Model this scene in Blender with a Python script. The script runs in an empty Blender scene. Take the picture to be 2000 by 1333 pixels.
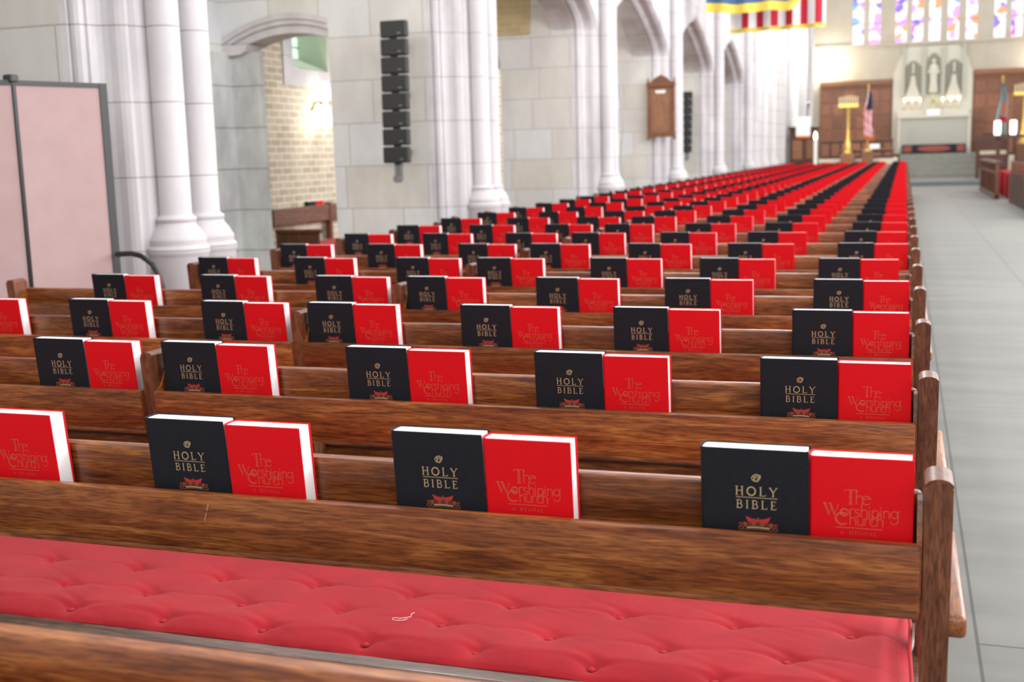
import bpy, bmesh, math, random
from mathutils import Vector, Matrix
random.seed(7)
sc = bpy.context.scene
COL = sc.collection
PI = math.pi
S = 0.7929            # pew spacing
# ------------------------------------------------------------------ helpers
def link(o, parent=None):
    COL.objects.link(o)
    if parent is not None: o.parent = parent
    return o
def obj(name, bm, mats, parent=None, smooth=False, loc=None):
    me = bpy.data.meshes.new(name)
    bm.normal_update(); bm.to_mesh(me); bm.free()
    if not isinstance(mats, (list, tuple)): mats = [mats]
    for m in mats: me.materials.append(m)
    if smooth:
        for p in me.polygons: p.use_smooth = True
        try: me.set_sharp_from_angle(angle=math.radians(38))
        except Exception: pass
    o = bpy.data.objects.new(name, me)
    if loc: o.location = loc
    return link(o, parent)
def empty(name, loc, rz=0):
    o = bpy.data.objects.new(name, None); o.location = loc; o.rotation_euler = (0, 0, rz)
    return link(o)
def tag(o, label=None, cat=None, group=None, kind=None):
    if label: o['label'] = label
    if cat: o['category'] = cat
    if group: o['group'] = group
    if kind: o['kind'] = kind
    return o
def struct(o): o['kind'] = 'structure'; return o
def box(bm, x0, x1, y0, y1, z0, z1, bev=0, mi=0, seg=2):
    t = bmesh.new()
    bmesh.ops.create_cube(t, size=1)
    for v in t.verts:
        v.co = Vector(((x0+x1)/2+v.co.x*(x1-x0), (y0+y1)/2+v.co.y*(y1-y0), (z0+z1)/2+v.co.z*(z1-z0)))
    if bev: bmesh.ops.bevel(t, geom=list(t.edges), offset=bev, segments=seg, affect='EDGES', profile=.5)
    for f in t.faces: f.material_index = mi
    merge(bm, t); return bm
def merge(bm, t):
    vm = {}
    for v in t.verts: vm[v] = bm.verts.new(v.co)
    for f in t.faces:
        try:
            nf = bm.faces.new([vm[v] for v in f.verts]); nf.material_index = f.material_index
        except ValueError: pass
    t.free()
def lathe(bm, prof, cx, cy, n=24, mi=0, cap=True):
    rings = []
    for r, z in prof:
        rings.append([bm.verts.new((cx+r*math.cos(2*PI*k/n), cy+r*math.sin(2*PI*k/n), z)) for k in range(n)])
    for a, b in zip(rings, rings[1:]):
        for k in range(n):
            f = bm.faces.new((a[k], a[(k+1) % n], b[(k+1) % n], b[k])); f.material_index = mi
    if cap:
        f = bm.faces.new(rings[-1]); f.material_index = mi
        f = bm.faces.new(rings[0][::-1]); f.material_index = mi
def prism(bm, pts, lo, hi, axis='x', mi=0):
    # pts in the plane perpendicular to axis
    def P(p, h):
        return {'x': (h, p[0], p[1]), 'y': (p[0], h, p[1]), 'z': (p[0], p[1], h)}[axis]
    a = [bm.verts.new(P(p, lo)) for p in pts]; b = [bm.verts.new(P(p, hi)) for p in pts]
    n = len(pts)
    for k in range(n):
        f = bm.faces.new((a[k], a[(k+1) % n], b[(k+1) % n], b[k])); f.material_index = mi
    f = bm.faces.new(a[::-1]); f.material_index = mi
    f = bm.faces.new(b); f.material_index = mi
    bmesh.ops.recalc_face_normals(bm, faces=bm.faces[:])
def tube(bm, pts, r, n=10, mi=0, cap=True):
    pts = [Vector(p) for p in pts]; rings = []
    rr = r if isinstance(r, (list, tuple)) else [r]*len(pts)
    up = None
    for i, p in enumerate(pts):
        d = (pts[min(i+1, len(pts)-1)]-pts[max(i-1, 0)]).normalized()
        if up is None:
            up = d.orthogonal().normalized()
        up = (up-d*up.dot(d)).normalized(); s = d.cross(up)
        rings.append([bm.verts.new(p+(up*math.cos(2*PI*k/n)+s*math.sin(2*PI*k/n))*rr[i]) for k in range(n)])
    for a, b in zip(rings, rings[1:]):
        for k in range(n):
            f = bm.faces.new((a[k], a[(k+1) % n], b[(k+1) % n], b[k])); f.material_index = mi
    if cap:
        bm.faces.new(rings[0][::-1]).material_index = mi; bm.faces.new(rings[-1]).material_index = mi
def ordinal(n):
    w = ['zeroth', 'first', 'second', 'third', 'fourth', 'fifth', 'sixth', 'seventh', 'eighth', 'ninth', 'tenth', 'eleventh', 'twelfth', 'thirteenth', 'fourteenth', 'fifteenth', 'sixteenth', 'seventeenth', 'eighteenth', 'nineteenth']
    if n < 20: return w[n]
    t = {2: ('twentieth', 'twenty'), 3: ('thirtieth', 'thirty'), 4: ('fortieth', 'forty')}[n//10]
    return t[0] if n % 10 == 0 else t[1]+'-'+w[n % 10]
# ------------------------------------------------------------------ materials
def lin(c):
    return tuple(((x/255)/12.92 if x/255 <= .04045 else ((x/255+.055)/1.055)**2.4) for x in c)+(1,)
class NT:
    def __init__(s, name):
        s.m = bpy.data.materials.new(name); s.m.use_nodes = True
        s.t = s.m.node_tree; s.b = s.t.nodes['Principled BSDF']
    def n(s, typ, **kw):
        x = s.t.nodes.new(typ)
        for k, v in kw.items():
            if k in x.inputs.keys() if isinstance(k, str) else False: x.inputs[k].default_value = v
            else: setattr(x, k, v)
        return x
    def l(s, a, b): s.t.links.new(a, b)
    def ramp(s, src, stops):
        r = s.n('ShaderNodeValToRGB'); e = r.color_ramp.elements
        while len(e) < len(stops): e.new(.5)
        for q, (p, c) in zip(e, stops): q.position = p; q.color = c
        s.l(src, r.inputs[0]); return r.outputs[0]
    def bump(s, src, strength, dist=.01):
        b = s.n('ShaderNodeBump'); b.inputs['Strength'].default_value = strength; b.inputs['Distance'].default_value = dist
        s.l(src, b.inputs['Height']); s.l(b.outputs[0], s.b.inputs['Normal'])
def plain(name, col, rough=.5, metal=0, emit=None, es=0, spec=None, coat=0):
    t = NT(name); t.b.inputs['Base Color'].default_value = lin(col); t.b.inputs['Roughness'].default_value = rough
    t.b.inputs['Metallic'].default_value = metal
    if spec is not None: t.b.inputs['Specular IOR Level'].default_value = spec
    if coat: t.b.inputs['Coat Weight'].default_value = coat; t.b.inputs['Coat Roughness'].default_value = .15
    if emit: t.b.inputs['Emission Color'].default_value = lin(emit); t.b.inputs['Emission Strength'].default_value = es
    return t.m
def wood(name, axis, c0, c1, c2, rough=.34, coat=.22):
    t = NT(name)
    tc = t.n('ShaderNodeTexCoord'); oi = t.n('ShaderNodeObjectInfo')
    mul = t.n('ShaderNodeVectorMath', operation='SCALE'); mul.inputs[3].default_value = 37.
    cmb = t.n('ShaderNodeCombineXYZ')
    for k in range(3): t.l(oi.outputs['Random'], cmb.inputs[k])
    t.l(cmb.outputs[0], mul.inputs[0])
    add = t.n('ShaderNodeVectorMath', operation='ADD'); t.l(tc.outputs['Object'], add.inputs[0]); t.l(mul.outputs[0], add.inputs[1])
    mp = t.n('ShaderNodeMapping'); sc3 = {'x': (2.2, 26, 26), 'y': (26, 2.2, 26), 'z': (26, 26, 2.2)}[axis]
    mp.inputs['Scale'].default_value = sc3; t.l(add.outputs[0], mp.inputs[0])
    n1 = t.n('ShaderNodeTexNoise'); n1.inputs['Scale'].default_value = 1.3; n1.inputs['Detail'].default_value = 6; n1.inputs['Roughness'].default_value = .62; n1.inputs['Distortion'].default_value = 1.4
    t.l(mp.outputs[0], n1.inputs['Vector'])
    mp2 = t.n('ShaderNodeMapping'); mp2.inputs['Scale'].default_value = tuple(v*7 if v > 2 else v*2.6 for v in sc3); t.l(add.outputs[0], mp2.inputs[0])
    n2 = t.n('ShaderNodeTexNoise'); n2.inputs['Scale'].default_value = 1.6; n2.inputs['Detail'].default_value = 3; t.l(mp2.outputs[0], n2.inputs['Vector'])
    col = t.ramp(n1.outputs[0], [(.28, lin(c0)), (.5, lin(c1)), (.72, lin(c2))])
    r2 = t.ramp(n2.outputs[0], [(.4, (.46, .4, .34, 1)), (.54, (1, 1, 1, 1))])
    mx = t.n('ShaderNodeMix', data_type='RGBA', blend_type='MULTIPLY'); mx.inputs[0].default_value = .8
    t.l(col, mx.inputs[6]); t.l(r2, mx.inputs[7])
    hs = t.n('ShaderNodeHueSaturation'); mr = t.n('ShaderNodeMapRange'); mr.inputs[3].default_value = .72; mr.inputs[4].default_value = 1.15
    t.l(oi.outputs['Random'], mr.inputs[0]); t.l(mr.outputs[0], hs.inputs['Value']); t.l(mx.outputs[2], hs.inputs['Color']); t.l(hs.outputs[0], t.b.inputs['Base Color'])
    t.b.inputs['Roughness'].default_value = rough
    t.b.inputs['Coat Weight'].default_value = coat; t.b.inputs['Coat Roughness'].default_value = .22
    t.bump(n2.outputs[0], .12, .002)
    return t.m
W0, W1, W2 = (88, 40, 16), (135, 72, 32), (180, 115, 58)
wood_x = wood('oak_along_x', 'x', W0, W1, W2)
wood_y = wood('oak_along_y', 'y', (104, 52, 22), (146, 82, 36), (178, 112, 56))
wood_z = wood('oak_upright', 'z', (84, 44, 28), (116, 68, 44), (144, 92, 64), .4, .1)
wood_dk = wood('dark_walnut', 'x', (46, 22, 14), (84, 44, 30), (110, 62, 42), .45, .1)
wood_pan = wood('panelling_oak', 'z', (120, 74, 52), (150, 98, 72), (170, 118, 90), .5, 0)
wood_seatpl = wood('seat_plank_oak', 'x', (70, 50, 40), (96, 72, 58), (120, 96, 80), .28, .5)
def stone(name, axis, base, var=.5, rh=.3785, bw=.62, mortar=.006, mcol=(150, 143, 138), beige=(205, 192, 172), stain=.35):
    t = NT(name); tc = t.n('ShaderNodeTexCoord'); sp = t.n('ShaderNodeSeparateXYZ'); t.l(tc.outputs['Object'], sp.inputs[0])
    cb = t.n('ShaderNodeCombineXYZ')
    if axis == 'ring': cb.inputs[0].default_value = 25.
    else: t.l(sp.outputs[{'xz': 0, 'yz': 1}[axis]], cb.inputs[0])
    zz = t.n('ShaderNodeMath', operation='ADD'); zz.inputs[1].default_value = .200; t.l(sp.outputs[2], zz.inputs[0]); t.l(zz.outputs[0], cb.inputs[1])
    br = t.n('ShaderNodeTexBrick'); br.offset = .5 if bw < 5 else 0; br.squash = 1.6 if bw < 5 and rh > .2 else 1; br.squash_frequency = 3
    br.inputs['Scale'].default_value = 1; br.inputs['Brick Width'].default_value = bw; br.inputs['Row Height'].default_value = rh
    br.inputs['Mortar Size'].default_value = mortar; br.inputs['Mortar Smooth'].default_value = .3; br.inputs['Bias'].default_value = -.2
    br.inputs['Color1'].default_value = lin(base); br.inputs['Color2'].default_value = lin(beige); br.inputs['Mortar'].default_value = lin(mcol)
    t.l(cb.outputs[0], br.inputs['Vector'])
    n = t.n('ShaderNodeTexNoise'); n.inputs['Scale'].default_value = 2.2; n.inputs['Detail'].default_value = 5; n.inputs['Roughness'].default_value = .65
    mp = t.n('ShaderNodeMapping'); mp.inputs['Scale'].default_value = (1, 1, .45); t.l(tc.outputs['Object'], mp.inputs[0]); t.l(mp.outputs[0], n.inputs['Vector'])
    g = t.ramp(n.outputs[0], [(.36, (.66, .65, .67, 1)), (.6, (1, 1, 1, 1))])
    mx = t.n('ShaderNodeMix', data_type='RGBA', blend_type='MULTIPLY'); mx.inputs[0].default_value = stain
    t.l(br.outputs['Color'], mx.inputs[6]); t.l(g, mx.inputs[7]); t.l(mx.outputs[2], t.b.inputs['Base Color'])
    t.b.inputs['Roughness'].default_value = .85
    inv = t.n('ShaderNodeMath', operation='SUBTRACT'); inv.inputs[0].default_value = 1; t.l(br.outputs['Fac'], inv.inputs[1])
    t.bump(inv.outputs[0], .4, .006)
    return t.m
st_xz = stone('ashlar_facing_aft', 'xz', (222, 224, 225), bw=.5, beige=(214, 209, 198), mcol=(182, 180, 176), mortar=.005)
st_yz = stone('ashlar_nave_face', 'yz', (208, 206, 206), beige=(204, 201, 198))
st_sh = stone('shaft_limestone', 'ring', (203, 199, 200), bw=50, mortar=.0035, mcol=(158, 150, 149), beige=(203, 199, 200), stain=.4)
st_mold = stone('moulded_limestone', 'ring', (206, 203, 204), bw=50, mortar=.0035, mcol=(158, 151, 149), beige=(206, 203, 204), stain=.7)
st_pil = stone('grey_pilaster_stone', 'xz', (206, 208, 206), bw=3, beige=(206, 208, 206), stain=1)
brick = stone('buff_brick', 'yz', (186, 170, 144), rh=.072, bw=.21, mortar=.009, mcol=(226, 220, 206), beige=(208, 196, 172), stain=.4)
brick_xz = stone('buff_brick_cross', 'xz', (186, 164, 120), rh=.072, bw=.21, mortar=.007, mcol=(205, 192, 160), beige=(206, 188, 150), stain=.4)
st_far = stone('chancel_stone', 'xz', (196, 188, 172), rh=.5, bw=1.1, mcol=(190, 182, 164), beige=(190, 180, 160), stain=.2)
st_altar = plain('pale_carved_limestone', (214, 210, 196), .8)
st_altar_dk = plain('altar_grey_limestone', (190, 190, 178), .8)
def floor_mat():
    t = NT('slate_floor'); tc = t.n('ShaderNodeTexCoord'); sp = t.n('ShaderNodeSeparateXYZ'); t.l(tc.outputs['Object'], sp.inputs[0])
    cb = t.n('ShaderNodeCombineXYZ'); ad = t.n('ShaderNodeMath', operation='ADD'); ad.inputs[1].default_value = 5.4-.225; t.l(sp.outputs[0], ad.inputs[0]); t.l(sp.outputs[1], cb.inputs[0]); t.l(ad.outputs[0], cb.inputs[1])
    br = t.n('ShaderNodeTexBrick'); br.offset = .5; br.inputs['Scale'].default_value = 1; br.inputs['Brick Width'].default_value = 3.2; br.inputs['Row Height'].default_value = .9
    br.inputs['Mortar Size'].default_value = .005; br.inputs['Color1'].default_value = lin((128, 127, 121)); br.inputs['Color2'].default_value = lin((121, 121, 116)); br.inputs['Mortar'].default_value = lin((84, 84, 80))
    t.l(cb.outputs[0], br.inputs['Vector'])
    n = t.n('ShaderNodeTexNoise'); n.inputs['Scale'].default_value = 1.5; n.inputs['Detail'].default_value = 5
    mp = t.n('ShaderNodeMapping'); mp.inputs['Scale'].default_value = (.5, 3, 1); t.l(tc.outputs['Object'], mp.inputs[0]); t.l(mp.outputs[0], n.inputs['Vector'])
    g = t.ramp(n.outputs[0], [(.34, (.72, .73, .74, 1)), (.62, (1, 1, 1, 1))])
    mx = t.n('ShaderNodeMix', data_type='RGBA', blend_type='MULTIPLY'); mx.inputs[0].default_value = .7
    t.l(br.outputs['Color'], mx.inputs[6]); t.l(g, mx.inputs[7]); t.l(mx.outputs[2], t.b.inputs['Base Color'])
    t.b.inputs['Roughness'].default_value = .5; t.b.inputs['Specular IOR Level'].default_value = .35
    return t.m
def cloth(name, col, rib=0, col2=None):
    t = NT(name); tc = t.n('ShaderNodeTexCoord')
    n = t.n('ShaderNodeTexNoise'); n.inputs['Scale'].default_value = 9; n.inputs['Detail'].default_value = 6; t.l(tc.outputs['Object'], n.inputs['Vector'])
    c = t.ramp(n.outputs[0], [(.3, lin(col)), (.7, lin(col2 or col))]); t.l(c, t.b.inputs['Base Color'])
    t.b.inputs['Roughness'].default_value = .85; t.b.inputs['Sheen Weight'].default_value = .08; t.b.inputs['Sheen Roughness'].default_value = .5
    if rib:
        w = t.n('ShaderNodeTexWave', wave_type='BANDS', bands_direction='X'); w.inputs['Scale'].default_value = rib; w.inputs['Distortion'].default_value = .3
        t.l(tc.outputs['Object'], w.inputs['Vector']); t.bump(w.outputs[0], .35, .0012)
    return t.m
def bookcloth(name, c, c2, rough):
    t = NT(name); tc = t.n('ShaderNodeTexCoord')
    n = t.n('ShaderNodeTexNoise'); n.inputs['Scale'].default_value = 420; n.inputs['Detail'].default_value = 2; t.l(tc.outputs['Object'], n.inputs['Vector'])
    t.l(t.ramp(n.outputs[0], [(.35, lin(c)), (.65, lin(c2))]), t.b.inputs['Base Color'])
    t.b.inputs['Roughness'].default_value = rough; t.b.inputs['Specular IOR Level'].default_value = .22; t.bump(n.outputs[0], .15, .0005)
    return t.m
m_floor = floor_mat()
m_cush = cloth('red_corduroy', (166, 12, 28), 160, (184, 20, 36))
m_button = cloth('red_button_cloth', (176, 18, 32))
m_bible = bookcloth('black_bookcloth', (22, 24, 30), (30, 32, 39), .6)
m_hymn = bookcloth('red_bookcloth', (210, 6, 20), (218, 10, 24), .6)
m_page = plain('book_pages', (250, 248, 246), .8)
m_gold = plain('gold_foil', (232, 206, 160), .42, .6)
m_gold_red = plain('copper_foil', (226, 128, 96), .4, .55)
m_crest_red = plain('red_foil', (190, 52, 52), .5, .2)
m_crest_gold = plain('dull_gold_foil', (150, 92, 60), .5, .4)
m_crest_dk = plain('dark_red_foil', (128, 48, 44), .5, .3)
m_black = plain('black_enamel', (22, 22, 24), .35)
m_spk = plain('speaker_grille', (38, 40, 40), .6)
m_spk_logo = plain('pale_logo', (150, 150, 150), .5)
m_pink = cloth('pink_partition_fabric', (168, 142, 140), 0, (174, 148, 146))
m_pframe = plain('dark_grey_frame', (58, 60, 60), .5)
m_white = plain('white_wax', (245, 242, 235), .5)
m_paper = plain('white_card', (245, 245, 245), .7)
m_brass = plain('brass', (226, 190, 100), .35, .7)
m_steel = plain('grey_steel', (140, 142, 144), .4, .6)
m_flame = plain('candle_flame', (255, 240, 200), .5, 0, (255, 236, 190), 12)
m_lampglass = plain('lit_lamp_glass', (255, 250, 235), .5, 0, (255, 244, 218), 9)
m_lamp2 = plain('lit_candle_lamp', (255, 250, 235), .5, 0, (255, 248, 235), 1.6)
m_fl_red = cloth('flag_red', (196, 30, 58)); m_fl_white = cloth('flag_white', (245, 243, 240)); m_fl_blue = cloth('flag_blue', (72, 104, 140)); m_fringe = cloth('gold_fringe', (236, 208, 90)); m_navy = cloth('flag_navy', (50, 60, 92)); m_green = cloth('flag_grey_green', (140, 160, 160)); m_orange = cloth('orange_cloth', (214, 120, 60))
m_grey_carpet = cloth('grey_stair_carpet', (134, 134, 126), 0, (150, 150, 142))
m_tan = plain('pale_stone_edge', (218, 206, 184), .7)
m_kn_dark = cloth('navy_embroidery', (30, 36, 52)); m_kn_red = cloth('rust_embroidery', (160, 84, 72))
def glass_mat():
    t = NT('stained_glass'); tc = t.n('ShaderNodeTexCoord')
    v = t.n('ShaderNodeTexVoronoi'); v.inputs['Scale'].default_value = 3.4; t.l(tc.outputs['Object'], v.inputs['Vector'])
    sp = t.n('ShaderNodeSeparateColor'); t.l(v.outputs['Color'], sp.inputs[0])
    c = t.ramp(sp.outputs[0], [(0, lin((120, 90, 235))), (.12, lin((225, 150, 245))), (.24, lin((240, 60, 190))), (.27, lin((255, 240, 255))), (.86, lin((255, 255, 255))), (.90, lin((255, 150, 80))), (.95, lin((120, 170, 245)))])
    t.t.nodes[-1].color_ramp.interpolation = 'CONSTANT'
    t.l(c, t.b.inputs['Emission Color']); t.b.inputs['Emission Strength'].default_value = 1.1
    t.b.inputs['Base Color'].default_value = (.1, .1, .1, 1); t.b.inputs['Roughness'].default_value = .3
    return t.m
m_glass = glass_mat()
m_aisle_glass = plain('pale_green_leaded_glass', (190, 215, 195), .3, 0, (205, 230, 210), .8)
m_gtint = plain('ruby_glass', (180, 40, 30), .3, 0, (230, 60, 40), .6)
m_lead = plain('window_lead', (60, 66, 60), .6)
m_shade_g = plain('pale_green_plaster', (196, 208, 190), .9)
# ------------------------------------------------------------------ pews
LEAN = .10
def lean(bm, zref=.905):
    for v in bm.verts:
        if v.co.z > -1: v.co.y += (zref-v.co.z)*LEAN
def post_bm(xc, w=.039, y0=-.02, y1=.065, h=.905, arch=.012):
    bm = bmesh.new(); n = 8; top = []
    for k in range(n+1):
        u = -1+2*k/n
        top.append((xc+u*w/2, h-arch+arch*math.sqrt(max(0, 1-(u*.96)**2))*1.0))
    front = [(xc+w/2, 0), ]
    pts = [(xc-w/2, 0)]+[(xc+w/2, 0)]+top[::-1]
    prism(bm, pts, y0, y1, 'y')
    t = bmesh.new()
    bmesh.ops.bevel(bm, geom=[e for e in bm.edges if abs(e.verts[0].co.y-e.verts[1].co.y) < 1e-5 and min(v.co.z for v in e.verts) > .3 and max(v.co.z for v in e.verts) > .88], offset=.004, segments=2, affect='EDGES')
    t.free()
    lean(bm); return bm
def make_pew(n, XL):
    y = (n-1)*S
    XR = .037
    key = round(XL, 3)
    root = empty('pew', (0, y, 0))
    if n == 0: lab = 'nearest oak pew, only its top rail showing along the bottom edge'
    else: lab = 'oak pew with open back and book rack, %s row from the foreground' % ordinal(n)
    tag(root, lab, 'pew', 'oak pews in rows up the nave')
    if key in make_pew.cache:
        for src in make_pew.cache[key]:
            c = src.copy(); COL.objects.link(c); c.parent = root
            for g in src.children:
                d = g.copy(); COL.objects.link(d); d.parent = c
        return root
    parts = []
    XC = -1.828
    def add(name, bm, m, smooth=True):
        o = obj(name, bm, m, root, smooth); parts.append(o); return o
    # posts
    add('end_post', post_bm(.0585), wood_z)
    add('centre_post', post_bm(XC, .034), wood_z)
    add('end_post', post_bm(XL, .039), wood_z)
    # back rail
    bm = bmesh.new(); box(bm, XL, XR, .0565, .084, .70, .863, .007); 
    for v in bm.verts: v.co.y += (.863-v.co.z)*LEAN
    add('back_rail', bm, wood_x)
    # book rack: front boards on each side of the centre post, shelf, cheeks
    for a, b in ((XL+.022, XC-.020), (XC+.020, .035)):
        bm = bmesh.new(); box(bm, a, b, -.026, -.006, .700, .806, .004)
        for v in bm.verts: v.co.y += (.806-v.co.z)*LEAN
        add('rack_board', bm, wood_x)
        bm = bmesh.new(); box(bm, a, b, -.012, .085, .690, .702, .001); add('rack_shelf', bm, wood_x)
    for x, x2 in ((XL+.019, XL+.0225), (XC-.024, XC-.0175), (XC+.0175, XC+.0225), (.030, .0375)):
        bm = bmesh.new()
        pts = [(-.007, .70), (.07, .70), (.058, .860), (.035, .858), (.02, .83), (.008, .813), (-.007, .806)]
        prism(bm, pts, x, x2, 'x'); add('rack_cheek', bm, wood_y, False)
    # seat plank
    bm = bmesh.new(); box(bm, XL+.01, .045, .104, .56, .436, .460, .005); add('seat', bm, wood_seatpl)
    bm = bmesh.new(); box(bm, XL+.01, .045, .53, .552, .34, .436, .003); add('seat_apron', bm, wood_x)
    bm = bmesh.new(); box(bm, XL+.01, .045, .114, .132, .03, .436, .003); add('lower_back_panel', bm, wood_x)
    # arms and front legs
    for xc, s in ((.0585, 1), (XL, -1)):
        x0, x1 = sorted((xc-s*.02, xc+s*.045))
        bm = bmesh.new(); pts = []
        for x, yy in ((x0, .014), (x1, .014), (x1, .445), (x0, .445)): pts.append((x, yy))
        box(bm, x0, x1, .014, .445, .655, .69, .009, seg=3); add('armrest', bm, wood_y)
        bm = bmesh.new(); box(bm, xc-.02, xc+.02, .40, .45, 0, .656, .004); add('front_leg', bm, wood_z)
        bm = bmesh.new(); box(bm, xc-.016, xc+.016, .12, .41, .33, .45, .003); add('side_rail', bm, wood_y)
    bm = bmesh.new(); box(bm, XC-.018, XC+.018, .14, .53, .0, .436, .003); add('centre_support', bm, wood_y)
    make_pew.cache[key] = parts
    return root
make_pew.cache = {}
NROW = 42
def left_end(n):
    if n <= 4: return -3.63
    if n <= 9: return -3.255
    if n <= 14: return -3.42
    return -3.46
for n in range(0, NROW+1): make_pew(n, left_end(n))
# chalky scratch on the nearest rack board
bm = bmesh.new()
for i in range(9):
    a = i/8; x = -1.144-.011*a; z = .788-.03*a
    if i != 4: box(bm, x-.0009, x+.0009, -.0262+(.806-z)*LEAN, -.0255+(.806-z)*LEAN, z-.0014, z+.0010)
sm = obj('scratch', bm, plain('chalky_scratch', (196, 160, 140), .8), bpy.data.objects['pew.001'])
# ------------------------------------------------------------------ cushions
BX = [(-1.823, .372), (-1.593, .366), (-1.375, .365), (-1.161, .374), (-.939, .367), (-.721, .371), (-.5, .373), (-.284, .375), (-.072, .388),
      (-1.687, .245), (-1.481, .245), (-1.258, .245), (-1.044, .258), (-.823, .248), (-.606, .241), (-.391, .238), (-.175, .248),
      (-1.584, .128), (-1.363, .124), (-1.146, .129), (-.926, .122), (-.714, .133), (-.496, .124), (-.283, .128), (-.075, .135)]
BX += [(-1.897, .245), (-2.11, .247), (-2.32, .246), (-2.04, .37), (-2.26, .368), (-1.80, .127), (-2.01, .126), (-2.23, .127)]
YB0 = .03   # buttons were measured a little nearer than the plank edge allows
BX = [(x*1.023, y+.046) if y < .18 else (x*1.011, y+.021) for x, y in BX]
def cushion_hi():
    XL, XR, Y0, Y1 = -3.58, .031, .140, .555
    nx, ny = 640, 80
    bm = bmesh.new(); g = []
    near = {}
    rnd = random.Random(3)
    fold = [(rnd.uniform(-.45, .2), rnd.uniform(.6, 1.2), rnd.uniform(.035, .075)) for _ in BX]
    for j in range(ny+1):
        row = []
        for i in range(nx+1):
            x = XL+(XR-XL)*i/nx; y = Y0+(Y1-Y0)*j/ny
            e = min(x-XL, XR-x, y-Y0, Y1-y)
            z = .462+.026*min(1, max(0, e/.05))**.6
            z += .0015*math.sin(x*9+1)*math.sin(y*14)
            if x > -2.6:
                for (bx, by), (sl, am, ln) in zip(BX, fold):
                    dx = x-bx; dy = y-by
                    if abs(dx) < .2 and abs(dy) < .16:
                        r2 = dx*dx+dy*dy
                        z -= .0075*math.exp(-r2/.00028)
                        z -= .0045*math.exp(-r2/.0016)
                        # pulled folds running left and right of each button
                        t = dy-sl*abs(dx)*.35-.012*math.sin(abs(dx)*22)
                        z -= .0055*am*math.exp(-(t/.006)**2)*math.exp(-abs(dx)/ln)
                        t2 = dy+.5*dx-.02
                        z -= .0035*am*math.exp(-(t2/.008)**2)*math.exp(-abs(dx)/(ln*.8))
            row.append(bm.verts.new((x, y, z)))
        g.append(row)
    for j in range(ny):
        for i in range(nx): bm.faces.new((g[j][i], g[j][i+1], g[j+1][i+1], g[j+1][i]))
    # sides down to the plank
    rim = g[0]+[g[j][nx] for j in range(1, ny+1)]+g[ny][::-1][1:]+[g[j][0] for j in range(ny-1, 0, -1)]
    low = [bm.verts.new((v.co.x, v.co.y, .4605)) for v in rim]
    for k in range(len(rim)):
        bm.faces.new((low[k], low[(k+1) % len(rim)], rim[(k+1) % len(rim)], rim[k]))
    bm.faces.new(low[::-1])
    bmesh.ops.recalc_face_normals(bm, faces=bm.faces[:])
    o = obj('seat_cushion', bm, m_cush, None, True)
    tag(o, 'large red tufted cushion on the pew seat in the foreground', 'cushion', 'red pew seat cushions')
    me = bmesh.new(); 
    lathe(me, [(.001, -.003), (.0065, -.002), (.0075, .001), (.006, .003), (.0025, .004)], 0, 0, 14)
    b0 = obj('button', me, m_button, o, True)
    first = True
    for x, y in BX:
        b = b0 if first else b0.copy()
        if not first: COL.objects.link(b); b.parent = o
        first = False
        b.location = (x, y, .4690 if y < .2 else .4755)
    # corded edge piping at the aisle end
    pb = bmesh.new(); tube(pb, [(XR-.002, Y0+.005, .484), (XR+.001, Y0+.08, .492), (XR-.002, Y0+.2, .493), (XR, Y0+.32, .492), (XR-.003, Y1-.01, .484)], .0035, 8)
    obj('piping', pb, m_button, o, True)
    return o
c1 = cushion_hi()
def cushion_lo(XL):
    bm = bmesh.new(); box(bm, XL+.05, .034, .137, .555, .461, .497, .014, seg=3)
    return bm
cc = {}
for n in range(2, NROW+1):
    XL = left_end(n)
    if XL not in cc:
        o = obj('seat_cushion', cushion_lo(XL), m_cush, None, True); cc[XL] = o
    else: o = cc[XL].copy(); COL.objects.link(o)
    o.location = (0, (n-1)*S, 0)
    tag(o, 'red seat cushion lying on the pew, %s row from the foreground' % ordinal(n), 'cushion', 'red pew seat cushions')
lb = bmesh.new()
tube(lb, [(-.905, .205, .500), (-.915, .19, .501), (-.935, .185, .501), (-.95, .19, .5), (-.955, .20, .5), (-.945, .205, .501), (-.93, .20, .502), (-.91, .215, .501), (-.90, .225, .501), (-.908, .245, .501), (-.903, .26, .501)], .0009, 5)
o = obj('lint_thread', lb, m_paper); tag(o, 'curl of white thread lying on the foreground red cushion', 'thread')
o.location = (-.35, .12, .196); o.scale = (.6, .6, .6)
# ------------------------------------------------------------------ lettering on the covers
def ribbon(bm, pts, w, y=0.0, mi=0, closed=False):
    """pts (x,z) -> flat ribbon in the plane y facing -Y"""
    n = len(pts); L = []; R = []
    for i in range(n):
        a = pts[(i-1) % n] if closed or i > 0 else pts[i]; b = pts[(i+1) % n] if closed or i < n-1 else pts[i]
        dx, dz = b[0]-a[0], b[1]-a[1]; d = math.hypot(dx, dz) or 1
        nx, nz = -dz/d*w/2, dx/d*w/2
        L.append(bm.verts.new((pts[i][0]+nx, y, pts[i][1]+nz))); R.append(bm.verts.new((pts[i][0]-nx, y, pts[i][1]-nz)))
    for i in range(n if closed else n-1):
        j = (i+1) % n
        f = bm.faces.new((R[i], R[j], L[j], L[i])); f.material_index = mi
def arc(cx, cz, rx, rz, a0, a1, n=14):
    return [(cx+rx*math.cos(math.radians(a0+(a1-a0)*k/n)), cz+rz*math.sin(math.radians(a0+(a1-a0)*k/n))) for k in range(n+1)]
TK, TN = .105, .06
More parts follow.
